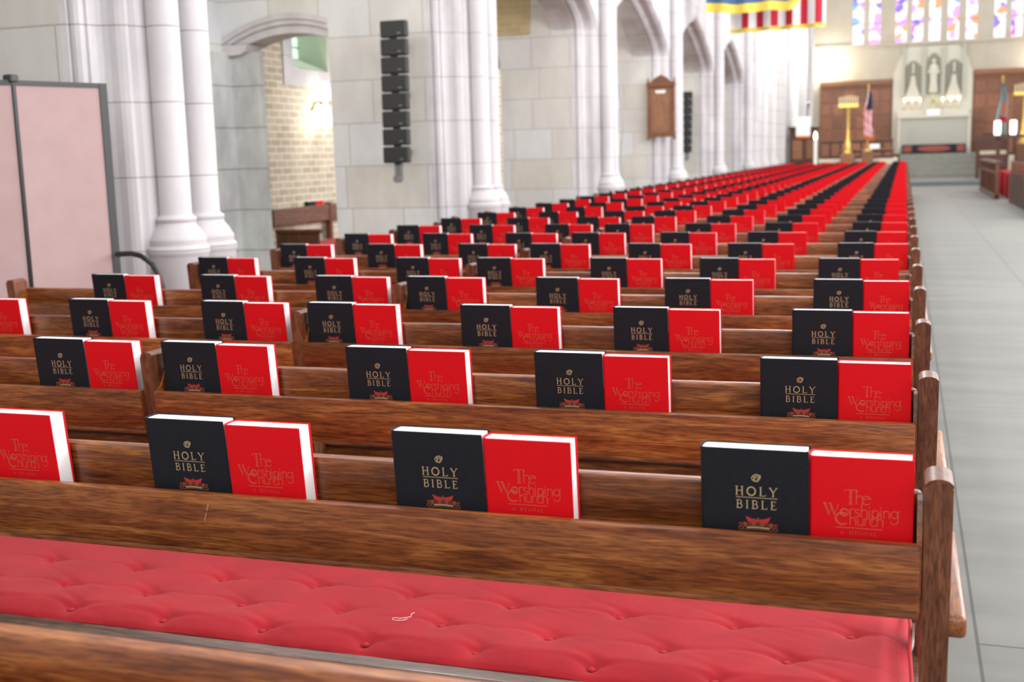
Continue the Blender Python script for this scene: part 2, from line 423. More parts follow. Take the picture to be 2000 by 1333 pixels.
def cap(ch):
    """(width, [(pts, strokewidth)]) for a roman capital of height 1"""
    sf = lambda x, z, h=.13: ([(x-h, z), (x+h, z)], .05)
    if ch == 'H': return .86, [([(.15, 0), (.15, 1)], TK), ([(.71, 0), (.71, 1)], TK), ([(.15, .52), (.71, .52)], TN), sf(.15, .02), sf(.15, .98), sf(.71, .02), sf(.71, .98)]
    if ch == 'O': return 1.0, [(arc(.5, .5, .42, .46, 0, 360, 28), .11)]
    if ch == 'L': return .72, [([(.17, 0), (.17, 1)], TK), ([(.17, .03), (.64, .03), (.68, .2)], .06), sf(.17, .98), sf(.15, .02)]
    if ch == 'Y': return .86, [([(.43, 0), (.43, .46)], TK), ([(.43, .46), (.1, .97)], TK), ([(.43, .46), (.78, .97)], TN), sf(.43, .02), sf(.1, .98, .11), sf(.78, .98, .11)]
    if ch == 'B': return .74, [([(.17, 0), (.17, 1)], TK), ([(.17, .98)]+arc(.38, .76, .22, .22, 90, -90, 10)+[(.17, .54)], .08), ([(.17, .54)]+arc(.40, .28, .27, .26, 90, -90, 10)+[(.17, .02)], .08), sf(.13, .02, .1), sf(.13, .98, .1)]
    if ch == 'I': return .36, [([(.18, 0), (.18, 1)], TK), sf(.18, .02), sf(.18, .98)]
    if ch == 'E': return .7, [([(.17, 0), (.17, 1)], TK), ([(.17, .97), (.58, .97), (.6, .83)], .06), ([(.17, .53), (.5, .53)], .06), ([(.17, .03), (.6, .03), (.65, .2)], .06), sf(.13, .02, .1), sf(.13, .98, .1)]
    if ch == 'A': return .86, [([(.08, 0), (.43, 1), (.78, 0)], .09), ([(.2, .36), (.66, .36)], .06)]
    if ch == 'M': return 1.0, [([(.1, 0), (.2, 1), (.5, .1), (.8, 1), (.9, 0)], .09)]
    if ch == 'N': return .88, [([(.14, 0), (.14, 1), (.74, 0), (.74, 1)], .09)]
    return .5, []
def caps(bm, text, x0, z0, h, tot, mi=0):
    gl = [cap(c) for c in text]; w = sum(g[0] for g in gl)*h; gap = (tot-w)/max(1, len(text)-1); x = x0
    for gw, st in gl:
        for pts, sw in st: ribbon(bm, [(x+p[0]*h, z0+p[1]*h) for p in pts], sw*h, 0, mi)
        x += gw*h+gap
def deco(ch):
    """thin flowing letters, x-height .6"""
    if ch == 'T': return .8, [[(.02, .86), (.06, 1.0), (.78, 1.0), (.84, .88)], [(.36, 0), (.36, 1)], [(.46, 0), (.46, 1)], [(.28, 0), (.54, 0)]]
    if ch == 'h': return .55, [[(.08, 0), (.08, 1.05)], [(.08, .4)]+arc(.28, .4, .2, .22, 180, 0, 8)+[(.48, 0)]]
    if ch == 'e': return .55, [arc(.28, .32, .26, .3, 10, 320, 16), [(.03, .36), (.53, .5)]]
    if ch == 'W': return 1.25, [[(-.05, 1), (.25, 1)], [(.06, 1), (.42, 0), (.66, .8)], [(.14, 1), (.46, .14)], [(.45, 1), (.82, 0), (1.12, .95)], [(.53, 1), (.86, .14)], [(.38, 1), (.62, 1)]]
    if ch == 'o': return .62, [arc(.3, .32, .29, .31, 0, 360, 18), arc(.3, .32, .22, .25, 30, 330, 14)]
    if ch == 'r': return .4, [[(.08, 0), (.08, .62)], [(.08, .4)]+arc(.28, .42, .2, .2, 180, 50, 6)]
    if ch == 's': return .42, [arc(.2, .47, .15, .15, 20, 250, 9)+arc(.2, .17, .17, .16, 80, -150, 9)]
    if ch == 'i': return .2, [[(.08, 0), (.08, .62)], [(.04, .78), (.13, .86)]]
    if ch == 'p': return .6, [[(.08, -.42), (.08, .62)], arc(.32, .31, .25, .3, 170, -170, 16)]
    if ch == 'n': return .55, [[(.08, 0), (.08, .62)], [(.08, .4)]+arc(.28, .4, .2, .22, 180, 0, 8)+[(.48, 0)]]
    if ch == 'g': return .62, [arc(.28, .34, .25, .28, 0, 360, 16), [(.53, .62)]+[(.55, .0)]+arc(.26, -.1, .3, .32, 0, -150, 10), [(.5, .55), (.66, .66)]]
    if ch == 'C': return 1.05, [arc(.55, .5, .52, .5, 48, 312, 20), arc(.55, .5, .44, .44, 60, 300, 18)]
    if ch == 'u': return .55, [[(.08, .62)]+[(.08, .22)]+arc(.28, .22, .2, .22, 180, 360, 8)+[(.48, .62)], [(.48, .62), (.48, 0)]]
    if ch == 'c': return .5, [arc(.3, .32, .27, .31, 45, 315, 14)]
    return .4, []
def decos(bm, text, x0, z0, h, tot, w=.0008):
    gl = [deco(c) for c in text]; tw = sum(g[0] for g in gl)*h; gap = (tot-tw)/max(1, len(text)-1); x = x0
    for gw, st in gl:
        for pts in st: ribbon(bm, [(x+p[0]*h, z0+p[1]*h) for p in pts], w)
        x += gw*h+gap
# ------------------------------------------------------------------ books (origin: bottom front left corner of the standing book)
BH = .226
def book_bm(W, T, H, cover_only=False, pages_only=False, mi_pages=1):
    bm = bmesh.new(); ct = .0026; e = .0032
    if not pages_only:
        box(bm, .004, W, 0, ct, 0, H, .0008, seg=1)
        box(bm, .004, W, T-ct, T, 0, H, .0008, seg=1)
        # rounded spine with hinge groove
        pr = [(.0065, .0005), (.003, .0003), (-.0005, T*.12), (-.0025, T*.35), (-.003, T*.5), (-.0025, T*.65), (-.0005, T*.88), (.003, T-.0003), (.0065, T-.0005),
              (.0065, T-ct), (.003, T-ct), (.0012, T*.8), (-.0002, T*.5), (.0012, T*.2), (.003, ct), (.0065, ct)]
        prism(bm, pr, 0, H, 'z')
    if not cover_only:
        t = bmesh.new()
        pts = [(.004, ct), (W-e, ct), (W-e-.003, T*.35), (W-e-.0035, T*.5), (W-e-.003, T*.65), (W-e, T-ct), (.004, T-ct), (.0015, T*.7), (.0015, T*.3)]
        prism(t, pts, e, H-.0020, 'z')
        for f in t.faces: f.material_index = mi_pages
        merge(bm, t)
    # the book leans back against the rail
    for v in bm.verts: v.co.y -= v.co.z*LEAN
    bmesh.ops.recalc_face_normals(bm, faces=bm.faces[:])
    return bm
def lean_y(bm, off):
    for v in bm.verts: v.co.y = -v.co.z*LEAN-off+v.co.y
WBK, WHY, HB_, HH_ = .161, .148, .228, .223
def build_bible():
    o = obj('bible', book_bm(WBK, .042, HB_, cover_only=True), [m_bible, m_page], None)
    obj('page_block', book_bm(WBK, .042, HB_, pages_only=True, mi_pages=0), m_page, o)
    top = HB_
    bm = bmesh.new()
    caps(bm, 'HOLY', .052, top-.0745, .0145, .063)
    caps(bm, 'BIBLE', .053, top-.0955, .0135, .061)
    ribbon(bm, [(.053, top-.0775), (.115, top-.0775)], .0008)
    lean_y(bm, .0003); obj('title_lettering', bm, m_gold, o)
    bm = bmesh.new(); cx, cz = .083, top-.046
    ribbon(bm, arc(cx-.0015, cz, .0045, .0052, 20, 340, 16), .0009)
    ribbon(bm, arc(cx+.0012, cz+.0005, .004, .006, 60, 400, 16), .0009)
    ribbon(bm, arc(cx-.004, cz, .0024, .0028, 0, 360, 12), .0008)
    ribbon(bm, [(cx-.003, cz-.004), (cx, cz+.003), (cx+.002, cz-.004), (cx+.007, cz+.005)], .0011)
    ribbon(bm, arc(cx+.0045, cz+.002, .0024, .0034, -60, 220, 10), .0008)
    lean_y(bm, .0003); obj('monogram', bm, m_gold, o)
    bm = bmesh.new(); zc = top-.108
    L = [(.0, -.005), (-.004, -.0042), (-.009, -.0036), (-.019, 0), (-.0172, -.004), (-.0162, -.0075), (-.013, -.0105), (-.008, -.013), (-.004, -.0145), (0, -.0145)]
    for s in (1, -1):
        vs = [bm.verts.new((cx+.003+s*p[0], 0, zc+p[1])) for p in L]
        f = bm.faces.new(vs if s < 0 else vs[::-1]); f.material_index = 0
    f = bm.faces.new([bm.verts.new((p[0], -.0001, p[1])) for p in arc(cx+.003, zc-.0028, .0014, .0018, 0, 330, 9)]); f.material_index = 1
    for k in range(9):
        x = cx+.003-.026+k*.0065; z = zc-.0125-abs(k-4)*.0002
        f = bm.faces.new([bm.verts.new((p[0], -.0001, p[1])) for p in arc(x, z, .0037, .0042-.0002*abs(k-4), 0, 345, 11)[::-1]]); f.material_index = 1 if k % 2 else 3
        ribbon(bm, arc(x, z-.0065, .0034, .0026, 0, 360, 8), .0015, -.0001, 1)
    ribbon(bm, [(cx-.014, zc-.0185), (cx+.003, zc-.0175), (cx+.020, zc-.0185)], .0026, -.0002, 2)
    lean_y(bm, .0003); bmesh.ops.recalc_face_normals(bm, faces=[f for f in bm.faces]); obj('crest', bm, [m_crest_red, m_crest_gold, m_gold, m_crest_dk], o)
    return o
def build_hymnal():
    o = obj('hymnal', book_bm(WHY, .042, HH_, cover_only=True), [m_hymn, m_page], None)
    obj('page_block', book_bm(WHY, .042, HH_, pages_only=True, mi_pages=0), m_page, o)
    top = HH_; bm = bmesh.new()
    decos(bm, 'The', .050, top-.073, .0225, .038)
    decos(bm, 'Worshiping', .020, top-.0925, .0195, .108)
    decos(bm, 'Church', .037, top-.106, .0195, .070)
    ribbon(bm, [(.038, top-.1105), (.105, top-.1105)], .0009)
    caps(bm, 'A', .045, top-.1215, .0062, .006); caps(bm, 'HYMNAL', .058, top-.1215, .0062, .040)
    lean_y(bm, .0003); obj('title_lettering', bm, m_gold_red, o)
    return o
def simple(name, W, T, H, m):
    bm = book_bm(W, T, H); 
    return obj(name, bm, [m, m_page], None)
def place(proto, first, loc, rz, rx, kids=True):
    if first: o = proto
    else:
        o = proto.copy(); COL.objects.link(o)
        if kids:
            for ch in proto.children:
                c = ch.copy(); COL.objects.link(c); c.parent = o
    o.location = loc; o.rotation_euler = (rx, 0, rz); return o
XS = {'a': -.2885, 'b': -.8027, 'c': -1.2812, 'd': -1.800, 'e': -2.1913, 'f': -2.7104, 'g': -3.2290}
MEAS = {1: [-.2882, -.8042, -1.2839, -1.7985], 2: [-.2878, -.7995, -1.2776, -1.7985, -2.1944], 3: [-.2894, -.8016, -1.2803, -1.8018, -2.1917, -2.7139, -3.229],
        4: [-.2871, -.8028, -1.2822, -1.7986, -2.188, -2.707, -3.2293], 5: [-.3234, -.8074, -1.2801, -1.8004, -2.1911, -2.7101, -3.2275]}
pb, ph = build_bible(), build_hymnal()
sb = simple('bible', WBK, .042, HB_, m_bible); sh = simple('hymnal', WHY, .042, HH_, m_hymn)
fb = fs = True
rj = random.Random(21)
for n in range(1, NROW+1):
    xs = MEAS.get(n) or [XS[k]+(rj.uniform(-.008, .006) if k not in 'dg' else rj.uniform(.001, .004)) for k in 'abcdefg']
    for k, x in enumerate(xs):
        near = n <= 11
        z = .7035; y = (n-1)*S
        def yat(zz): return (.93-zz)*LEAN
        first = fb if near else fs
        rz = rj.uniform(-.006, .006); 
        where = 'beside the aisle' if k == 0 else '%s pair from the aisle' % ordinal(k+1)
        a = place(pb if near else sb, first, (x+.003, y+yat(z), z), rz, 0, near)
        tag(a, 'black Bible, %s, in the %s pew rack from the foreground' % (where, ordinal(n)), 'Bible', 'black Bibles in the pew racks')
        dz = rj.uniform(-.0015, .0015) if n > 1 else 0
        b = place(ph if near else sh, first, (x+WBK+.004, y+yat(z)-rj.uniform(0, .001), z), rj.uniform(-.006, .006), 0, near)
        tag(b, 'red hymnal, %s, in the %s pew rack from the foreground' % (where, ordinal(n)), 'hymnal', 'red hymnals in the pew racks')
        if near: fb = False
        else: fs = False
# ------------------------------------------------------------------ floor and shell
bm = bmesh.new(); box(bm, -6.3, 9, -4, 39.9, -.1, 0); o = obj('floor', bm, m_floor); struct(o)
bm = bmesh.new(); box(bm, -6.3, 9, 39.9, 52, -.1, .14); o = obj('floor', bm, m_floor); struct(o)
bm = bmesh.new(); box(bm, -6.3, 9, 39.86, 39.9, 0, .139); o = obj('trim_1', bm, plain('dark_step_riser_stone', (96, 104, 104), .7)); struct(o)  # riser coloured darker than the floor slabs
BAY = 4.79; Y1P = 3.605
def YP(k): return Y1P+BAY*(k-1)
PROF = [(-3.68, .0), (-3.69, .085), (-3.70, .12), (-3.725, .135), (-3.715, .155), (-3.72, .175), (-3.74, .19), (-3.76, .20), (-3.80, .205), (-3.83, .215), (-3.85, .235), (-3.858, .262),
        (-3.86, .285), (-3.875, .285), (-3.872, .300), (-3.880, .320), (-3.90, .332), (-3.918, .334), (-3.925, .322), (-3.935, .322), (-3.935, .345), (-3.968, .352), (-4.25, .346)]
CUR = [(0, 0), (.012, .06), (.03, .12), (.06, .185), (.1, .25), (.15, .315), (.22, .39), (.3, .475), (.4, .575), (.52, .69), (.65, .80), (.8, .905), (.9, .96), (1, 1)]
def _cr(P, n=3):
    out = []
    for i in range(len(P)-1):
        p0 = P[max(i-1, 0)]; p1 = P[i]; p2 = P[i+1]; p3 = P[min(i+2, len(P)-1)]
        for j in range(n):
            t = j/n
            out.append(tuple(.5*((2*p1[a])+(-p0[a]+p2[a])*t+(2*p0[a]-5*p1[a]+4*p2[a]-p3[a])*t*t+(-p0[a]+3*p1[a]-3*p2[a]+p3[a])*t**3) for a in (0, 1)))
    return out+[P[-1]]
CUR = _cr(CUR)
def sweep_bay(k):
    ya, yb = YP(k)+.27, YP(k+1); yc = (ya+yb)/2; H = (yb-ya)/2
    path = [(-1, None)]+[(-(1-c), s) for c, s in CUR]+[((1-c), s) for c, s in CUR[::-1][1:]]+[(1, None)]
    bm = bmesh.new(); rows = []
    for x, d in PROF:
        h = H-d; rise = .93-.62*d; r = []
        for u, s in path:
            z = 0 if s is None else 2.9+rise*s
            r.append(bm.verts.new((x, yc+u*h, z)))
        rows.append(r)
    for a, b in zip(rows, rows[1:]):
        for i in range(len(a)-1): bm.faces.new((a[i], b[i], b[i+1], a[i+1]))
    # spandrel
    tops = [bm.verts.new((-3.68, v.co.y, 8.0)) for v in rows[0][1:-1]]
    for i in range(len(tops)-1): bm.faces.new((rows[0][i+1], rows[0][i+2], tops[i+1], tops[i]))
    tops = [bm.verts.new((-4.25, v.co.y, 8.0)) for v in rows[-1][1:-1]]
    for i in range(len(tops)-1): bm.faces.new((rows[-1][i+2], rows[-1][i+1], tops[i], tops[i+1]))
    bmesh.ops.recalc_face_normals(bm, faces=bm.faces[:])
    o = obj('wall_left', bm, st_mold, None, False); struct(o)
for k in range(0, 6): sweep_bay(k)
def shaft(yy, k):
    bm = bmesh.new(); r = .083
    lathe(bm, [(.155, .0), (.155, .90), (.157, .905), (.165, .918), (.166, .935), (.160, .950), (.150, .956), (.148, .966), (.152, .980), (.150, .992), (.140, 1.005), (.128, 1.03), (.108, 1.055), (.098, 1.075), (.104, 1.083), (.106, 1.094), (.100, 1.104), (.09, 1.108), (r, 1.12), (r, 8.0)], -3.62, yy, 28)
    o = obj('column', bm, st_sh, None, True); struct(o)
for k in range(0, 7):
    shaft(YP(k), k); shaft(YP(k)+.27, k)
    # pier face between the jambs
    bm = bmesh.new(); box(bm, -4.20, -3.68, YP(k)-.02, YP(k)+.29, 0, 8.0); struct(obj('pier', bm, st_mold))
    # transverse wall with cross arch over the side passage
    y0, y1 = YP(k)-.352, YP(k)+.27+.352
    bm = bmesh.new(); box(bm, -4.91, -3.966, y0, y1, 0, 2.4)
    struct(obj('wall_cross', bm, st_xz))
    bm = bmesh.new()
    xs = [-6.03+(1.12)*i/16 for i in range(17)]
    sof = lambda x: 2.52-.20*(x+5.3)**2/.49*1.0
    lo = [(x, sof(x)+.17) for x in xs]
    pts = lo+[(-4.91, 2.4), (-4.91, 8.0), (-6.2, 8.0), (-6.2, lo[0][1])]
    prism(bm, pts, y0+.002, y0+.32, 'y'); box(bm, -4.912, -3.966, y0, y1, 2.4, 2.9); box(bm, -4.912, -4.2, y0, y1, 2.9, 8); struct(obj('wall_cross', bm, st_xz))
    for a, b, ins in ((0, .075, .05), (.075, .12, .02), (.12, .172, 0)):
        bm = bmesh.new(); pts = [(x, sof(x)+a) for x in xs]+[(x, sof(x)+b) for x in xs[::-1]]
        prism(bm, pts, y0-.03+ins, y0+.34, 'y'); struct(obj('trim_2', bm, st_mold))
    bm = bmesh.new(); box(bm, -6.2, -5.64, y0+.03, y0+.10, 0, 2.37); box(bm, -6.2, -5.93, y0-.30, y0+.035, 0, 2.37); struct(obj('pilaster', bm, st_pil))
    bm = bmesh.new(); box(bm, -6.2, -5.985, y0-.28, y0+.01, 2.371, 8.0); struct(obj('wall_cross', bm, st_xz))
    bm = bmesh.new(); prism(bm, [(-6.2, 2.44), (-5.72, 2.44), (-5.75, 2.38), (-5.80, 2.35), (-6.2, 2.33)], y0-.03, y0+.2, 'y'); struct(obj('trim_3', bm, st_mold))
    bm = bmesh.new(); box(bm, -4.96, -4.50, y0-.012, y0+.02, 2.87, 3.75); struct(obj('wall_cross', bm, brick_xz))
# outer aisle wall with one splayed window opening
WY0, WY1, WZ0, WZ1 = 9.45, 10.28, 2.33, 3.3
bm = bmesh.new()
for a in ((-4, WY0, 0, 6), (WY1, 36, 0, 6), (WY0, WY1, 0, WZ0), (WY0, WY1, WZ1, 6)): box(bm, -6.45, -6.05, a[0], a[1], a[2], a[3])
struct(obj('wall_left', bm, brick))
bm = bmesh.new()
for a in ((WY0-.2, WY0, WZ0-.18, WZ1+.2), (WY1, WY1+.2, WZ0-.18, WZ1+.2), (WY0, WY1, WZ0-.18, WZ0)): box(bm, -6.40, -6.035, *a)
w1 = obj('window_1', bm, st_mold); struct(w1)
bm = bmesh.new(); box(bm, -6.42, -6.40, WY0, WY1, WZ0, WZ1); obj('window_glass', bm, m_aisle_glass, w1)
bm = bmesh.new(); prism(bm, [(-6.39, WZ0+.18), (-6.05, WZ0+.005), (-6.39, WZ0+.005)], WY0+.01, WY1-.01, 'y'); 
bm.free(); bm = bmesh.new()
v = [(-6.395, WY0, WZ0+.16), (-6.395, WY1, WZ0+.16), (-6.05, WY1, WZ0+.006), (-6.05, WY0, WZ0+.006)]
bm.faces.new([bm.verts.new(p) for p in v]); obj('window_sill', bm, m_shade_g, w1)
bm = bmesh.new()
for yy in (WY0+.28, WY0+.52): box(bm, -6.40, -6.385, yy, yy+.012, WZ0, WZ1)
box(bm, -6.40, -6.385, WY0, WY1, WZ0+.27, WZ0+.28)
obj('window_lead', bm, m_lead, w1)
bm = bmesh.new(); box(bm, -6.41, -6.04, WY1-.03, WY1-.004, WZ0+.002, WZ1); box(bm, -6.41, -6.04, WY0+.002, WY0+.012, WZ0+.002, WZ1); obj('window_reveal', bm, m_shade_g, w1)
bm = bmesh.new(); box(bm, -6.398, -6.384, WY0+.03, WY0+.10, WZ0+.17, WZ0+.6); obj('window_tint', bm, m_gtint, w1)
bm = bmesh.new(); box(bm, -6.3, -4.2, -4, 34.3, 4.6, 4.7); struct(obj('ceiling', bm, st_mold))  # unseen aisle ceiling, put in to keep the side passage darker
# nave end pier, chancel side wall, end wall
bm = bmesh.new(); box(bm, -4.25, -3.66, YP(6)+.5, 34.4, 0, 8.0); struct(obj('wall_left', bm, st_yz))
for yy in (29.2, 31.2, 33.6):
    bm = bmesh.new(); lathe(bm, [(.16, 0), (.16, 1.0), (.09, 1.1), (.09, 8)], -3.64, yy, 16); struct(obj('column', bm, st_sh, None, True))
bm = bmesh.new(); box(bm, -4.4, -3.45, 34.3, 35.4, 0, 8.0); struct(obj('pier', bm, st_yz))
bm = bmesh.new(); box(bm, -6.3, -4.2, 37.0, 37.2, 0, 8.0); struct(obj('wall_cross', bm, st_xz))
bm = bmesh.new(); box(bm, -4.3, -3.65, 37.6, 50.3, 0, 8.0); struct(obj('wall_left', bm, st_yz))
for yy in (37.9, 40.5, 44.0, 47.5):
    bm = bmesh.new(); lathe(bm, [(.12, 0), (.12, 8)], -3.62, yy, 16); struct(obj('column', bm, st_sh, None, True))
YE = 50.0
# end wall with window openings
LANC = [(1663, 1690, 85), (1695, 1722, 85), (1746, 1773, 80), (1777, 1806, 80), (1809, 1840, 78), (1844, 1875, 77), (1878, 1910, 75), (1935, 1962, 73), (1966, 1995, 70)]
LX0 = [(-2.215, -1.66), (-1.556, -1.01), (-.533, .008), (.088, .648), (.728, 1.33), (1.43, 2.03), (2.11, 2.72), (3.20, 3.72), (3.81, 4.38)]
LX = [((a+b)/2-.215, (a+b)/2+.215) for a, b in LX0]
bm = bmesh.new(); ZB = 5.48; ZT = 8.6
box(bm, -4.3, 7.2, YE+.06, YE+.5, 0, ZB); box(bm, -4.3, 7.2, YE+.06, YE+.5, ZT, 10)
prev = -4.3
for a, b in LX+[(7.2, 7.2)]:
    if a-prev > .02: box(bm, prev, a, YE+.06, YE+.5, ZB, ZT)
    prev = b
struct(obj('wall_end', bm, st_far))
for i, (a, b) in enumerate(LX):
    bm = bmesh.new(); box(bm, a, b, YE+.30, YE+.33, ZB, ZT); w = struct(obj('window_%d' % (i+2), bm, m_glass))
    bm = bmesh.new()
    for zz in (ZB+.8, ZB+1.6, ZB+2.4): box(bm, a, b, YE+.28, YE+.295, zz, zz+.03)
    obj('window_bar', bm, m_lead, w)
bm = bmesh.new(); box(bm, -4.3, 7.2, YE-.02, YE+.06, ZB-.12, ZB-.02); struct(obj('trim_4', bm, st_far))
# ------------------------------------------------------------------ chancel
def part(name, fn, m, parent, smooth=False):
    bm = bmesh.new(); fn(bm); return obj(name, bm, m, parent, smooth)
# raised platform and grey steps
bm = bmesh.new(); box(bm, -3.65, -.25, 44.5, YE, .14, .88, .02); struct(obj('trim_5', bm, m_tan))
bm = bmesh.new(); box(bm, 2.9, 7.0, 46, YE, .14, .88, .02); struct(obj('trim_5', bm, m_tan))
st = struct(obj('trim_6', (lambda b: (box(b, -.2, 2.72, 46.3, YE, .14, .36, .02), box(b, -.2, 2.72, 46.7, YE, .36, .56, .02), box(b, -.2, 2.72, 47.1, YE, .56, .78, .02), box(b, -.2, 2.72, 47.5, YE, .78, .99, .02), b)[-1])(bmesh.new()), m_grey_carpet))
# altar
al = empty('altar', (1.06, 49.2, .99)); tag(al, 'pale stone altar below the carved screen at the far end', 'altar')
def rel(o, p): 
    o.location = (-p.location.x, -p.location.y, -p.location.z); return o
rel(part('table_slab', lambda b: box(b, -.32, 2.45, 48.75, 49.6, 2.38, 2.50, .03), st_altar, al), al)
rel(part('altar_base', lambda b: box(b, -.24, 2.38, 48.85, 49.55, .99, 2.38, .02), st_altar_dk, al), al)
rel(part('side_pillar', lambda b: box(b, -.30, -.18, 48.78, 48.9, .99, 2.38, .02), st_altar, al), al)
rel(part('side_pillar', lambda b: box(b, 2.32, 2.44, 48.78, 48.9, .99, 2.38, .02), st_altar, al), al)
kn = empty('kneeler_bench', (1.06, 48.3, .99)); tag(kn, 'long dark kneeler with rust embroidered panels before the altar', 'kneeler')
rel(part('cushion', lambda b: box(b, -.12, 2.26, 48.1, 48.5, 1.0, 1.36, .03), m_kn_dark, kn), kn)
for a, b_ in ((-.06, .25), (1.93, 2.2)):
    rel(part('embroidered_panel', lambda b: box(b, a, b_, 48.08, 48.1, 1.06, 1.32, .004), m_kn_red, kn), kn)
def oval(b):
    prism(b, [(1.08+.62*math.cos(t*PI/12), 1.19+.12*math.sin(t*PI/12)) for t in range(24)], 48.08, 48.1, 'y')
rel(part('embroidered_panel', oval, m_kn_red, kn), kn)
# reredos
rr = empty('altar_screen', (1.0, 49.8, .99)); tag(rr, 'tall carved stone screen with statue niches behind the altar', 'altar screen')
def rback(b): prism(b, [(-.52, .99), (2.52, .99), (2.52, 4.25), (2.38, 4.45), (2.34, 4.7), (2.2, 4.95), (1.95, 5.25), (.05, 5.25), (-.2, 4.95), (-.34, 4.7), (-.4, 4.45), (-.52, 4.25)], 49.85, 50.05, 'y')
rel(part('backing', rback, st_altar, rr), rr)
rel(part('ledge', lambda b: box(b, -.35, 2.4, 49.6, 49.9, 2.5, 2.75, .02), st_altar, rr), rr)
def niche(cx, w, z0, z1):
    def f(b):
        pts = [(cx-w/2, z0), (cx+w/2, z0), (cx+w/2, z1-.25), (cx+w/4, z1-.08), (cx, z1), (cx-w/4, z1-.08), (cx-w/2, z1-.25)]
        prism(b, pts, 49.83, 49.86, 'y')
    return f
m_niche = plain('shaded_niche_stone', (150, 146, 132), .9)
for cx, w, z0, z1 in ((.25, .62, 3.35, 4.72), (1.03, .50, 3.35, 5.0), (1.80, .62, 3.35, 4.72)):
    rel(part('niche', niche(cx, w, z0, z1), m_niche, rr), rr)
for cx in (.25, 1.80):
    rel(part('gable', lambda b: prism(b, [(cx-.36, 3.1), (cx+.36, 3.1), (cx+.12, 3.75), (cx+.07, 4.1), (cx-.07, 4.1), (cx-.12, 3.75)], 49.72, 49.83, 'y'), st_altar, rr), rr)
for cx in (-.12, .66, 1.40, 2.16):
    rel(part('pinnacle', lambda b: (box(b, cx-.05, cx+.05, 49.68, 49.85, 3.2, 5.05, .01), prism(b, [(cx-.07, 5.05), (cx+.07, 5.05), (cx, 5.35)], 49.68, 49.85, 'y')), st_altar_dk, rr), rr)
for cx, z, h in ((1.03, 3.4, 1.35), (.25, 4.2, .42), (1.80, 4.2, .42)):
    s = part('statue', lambda b: lathe(b, [(.12*h, z), (.13*h, z+.1*h), (.10*h, z+.35*h), (.115*h, z+.55*h), (.13*h, z+.72*h), (.10*h, z+.82*h), (.035*h, z+.85*h), (.05*h, z+.88*h), (.062*h, z+.93*h), (.05*h, z+.98*h), (.01*h, z+h)], cx, 49.74, 14), st_altar, rr, True)
    rel(s, rr)
    if h > 1:
        bm = bmesh.new(); tube(bm, [(cx-.13, 49.72, z+.98), (cx-.2, 49.66, z+.8), (cx-.05, 49.6, z+.78)], .04, 8); tube(bm, [(cx+.13, 49.72, z+.98), (cx+.2, 49.66, z+.8), (cx+.05, 49.6, z+.74)], .04, 8)
        rel(obj('statue_arms', bm, st_altar, rr, True), rr)
# candles on the altar ledge, altar cross, book
def candle(x, y, z, h, r, lab, group=None, flame=True, mat=None):
    bm = bmesh.new(); lathe(bm, [(r*1.6, z), (r*1.6, z+.03), (r*.6, z+.06), (r*.6, z+h*.35), (r*1.3, z+h*.38), (r, z+h*.4)], x, y, 12)
    o = obj('candle', bm, m_brass, None, True); tag(o, lab, 'candle', group)
    part('wax', lambda b: lathe(b, [(r, z+h*.4), (r, z+h)], x, y, 12), mat or m_white, o)
    if flame: part('flame', lambda b: lathe(b, [(r*.3, z+h), (r*.9, z+h+r*1.2), (r*.6, z+h+r*3), (.001, z+h+r*4.5)], x, y, 10), m_flame, o, True)
for i, px in enumerate((-.06, .24, .53, 1.40, 1.70, 2.0)):
    nm = ['leftmost of the three left', 'middle of the three left', 'innermost of the three left', 'innermost of the three right', 'middle of the three right', 'rightmost of the three right'][i]
    candle(px, 49.65, 2.75, .34, .028, 'lit candle above the altar, %s candles' % nm, 'candles above the altar')
bm = bmesh.new(); box(bm, .98, 1.08, 49.35, 49.40, 2.52, 3.35, .01); box(bm, .78, 1.28, 49.35, 49.40, 3.0, 3.1, .01)
lathe(bm, [(.15, 2.5), (.13, 2.56), (.06, 2.62), (.05, 2.75)], 1.03, 49.37, 14)
o = obj('altar_cross', bm, plain('pale_gilt', (206, 204, 150), .5, .3)); tag(o, 'pale gilt standing cross on the middle of the altar', 'cross')
bm = bmesh.new(); prism(bm, [(48.9, 2.51), (49.1, 2.51), (49.08, 2.72), (49.05, 2.73)], .80, 1.28, 'x')
o = obj('open_book', bm, m_paper); tag(o, 'white open book propped on the front of the altar', 'book')
# panelling each side of the altar
def panelling(x0, x1, zt0, lab):
    p = empty('wall_panelling', ((x0+x1)/2, YE, .88)); tag(p, lab, 'panelling')
    rel(part('panel_back', lambda b: box(b, x0, x1, YE-.06, YE+.06, .88, zt0-.2), wood_pan, p), p)
    rel(part('cornice', lambda b: (box(b, x0, x1, YE-.25, YE+.05, zt0-.2, zt0, .02), box(b, x0, x1, YE-.15, YE+.05, zt0-.3, zt0-.2, .02)), wood_dk2, p), p)
    n = max(1, round((x1-x0)/.52))
    for i in range(n):
        a = x0+(x1-x0)*i/n; c = x0+(x1-x0)*(i+1)/n
        for j in range(5):
            z = .95+j*(zt0-1.3)/5; z2 = .95+(j+1)*(zt0-1.3)/5
            rel(part('panel', lambda b: box(b, a+.04, c-.04, YE-.09, YE-.055, z+.04, z2-.04, .012), wood_pan, p), p)
wood_dk2 = wood('cornice_oak', 'x', (120, 76, 50), (146, 98, 68), (165, 115, 84), .5, 0)
panelling(-3.40, -.54, 4.02, 'brown oak wall panelling left of the altar screen')
panelling(2.54, 6.6, 4.25, 'brown oak wall panelling right of the altar screen')
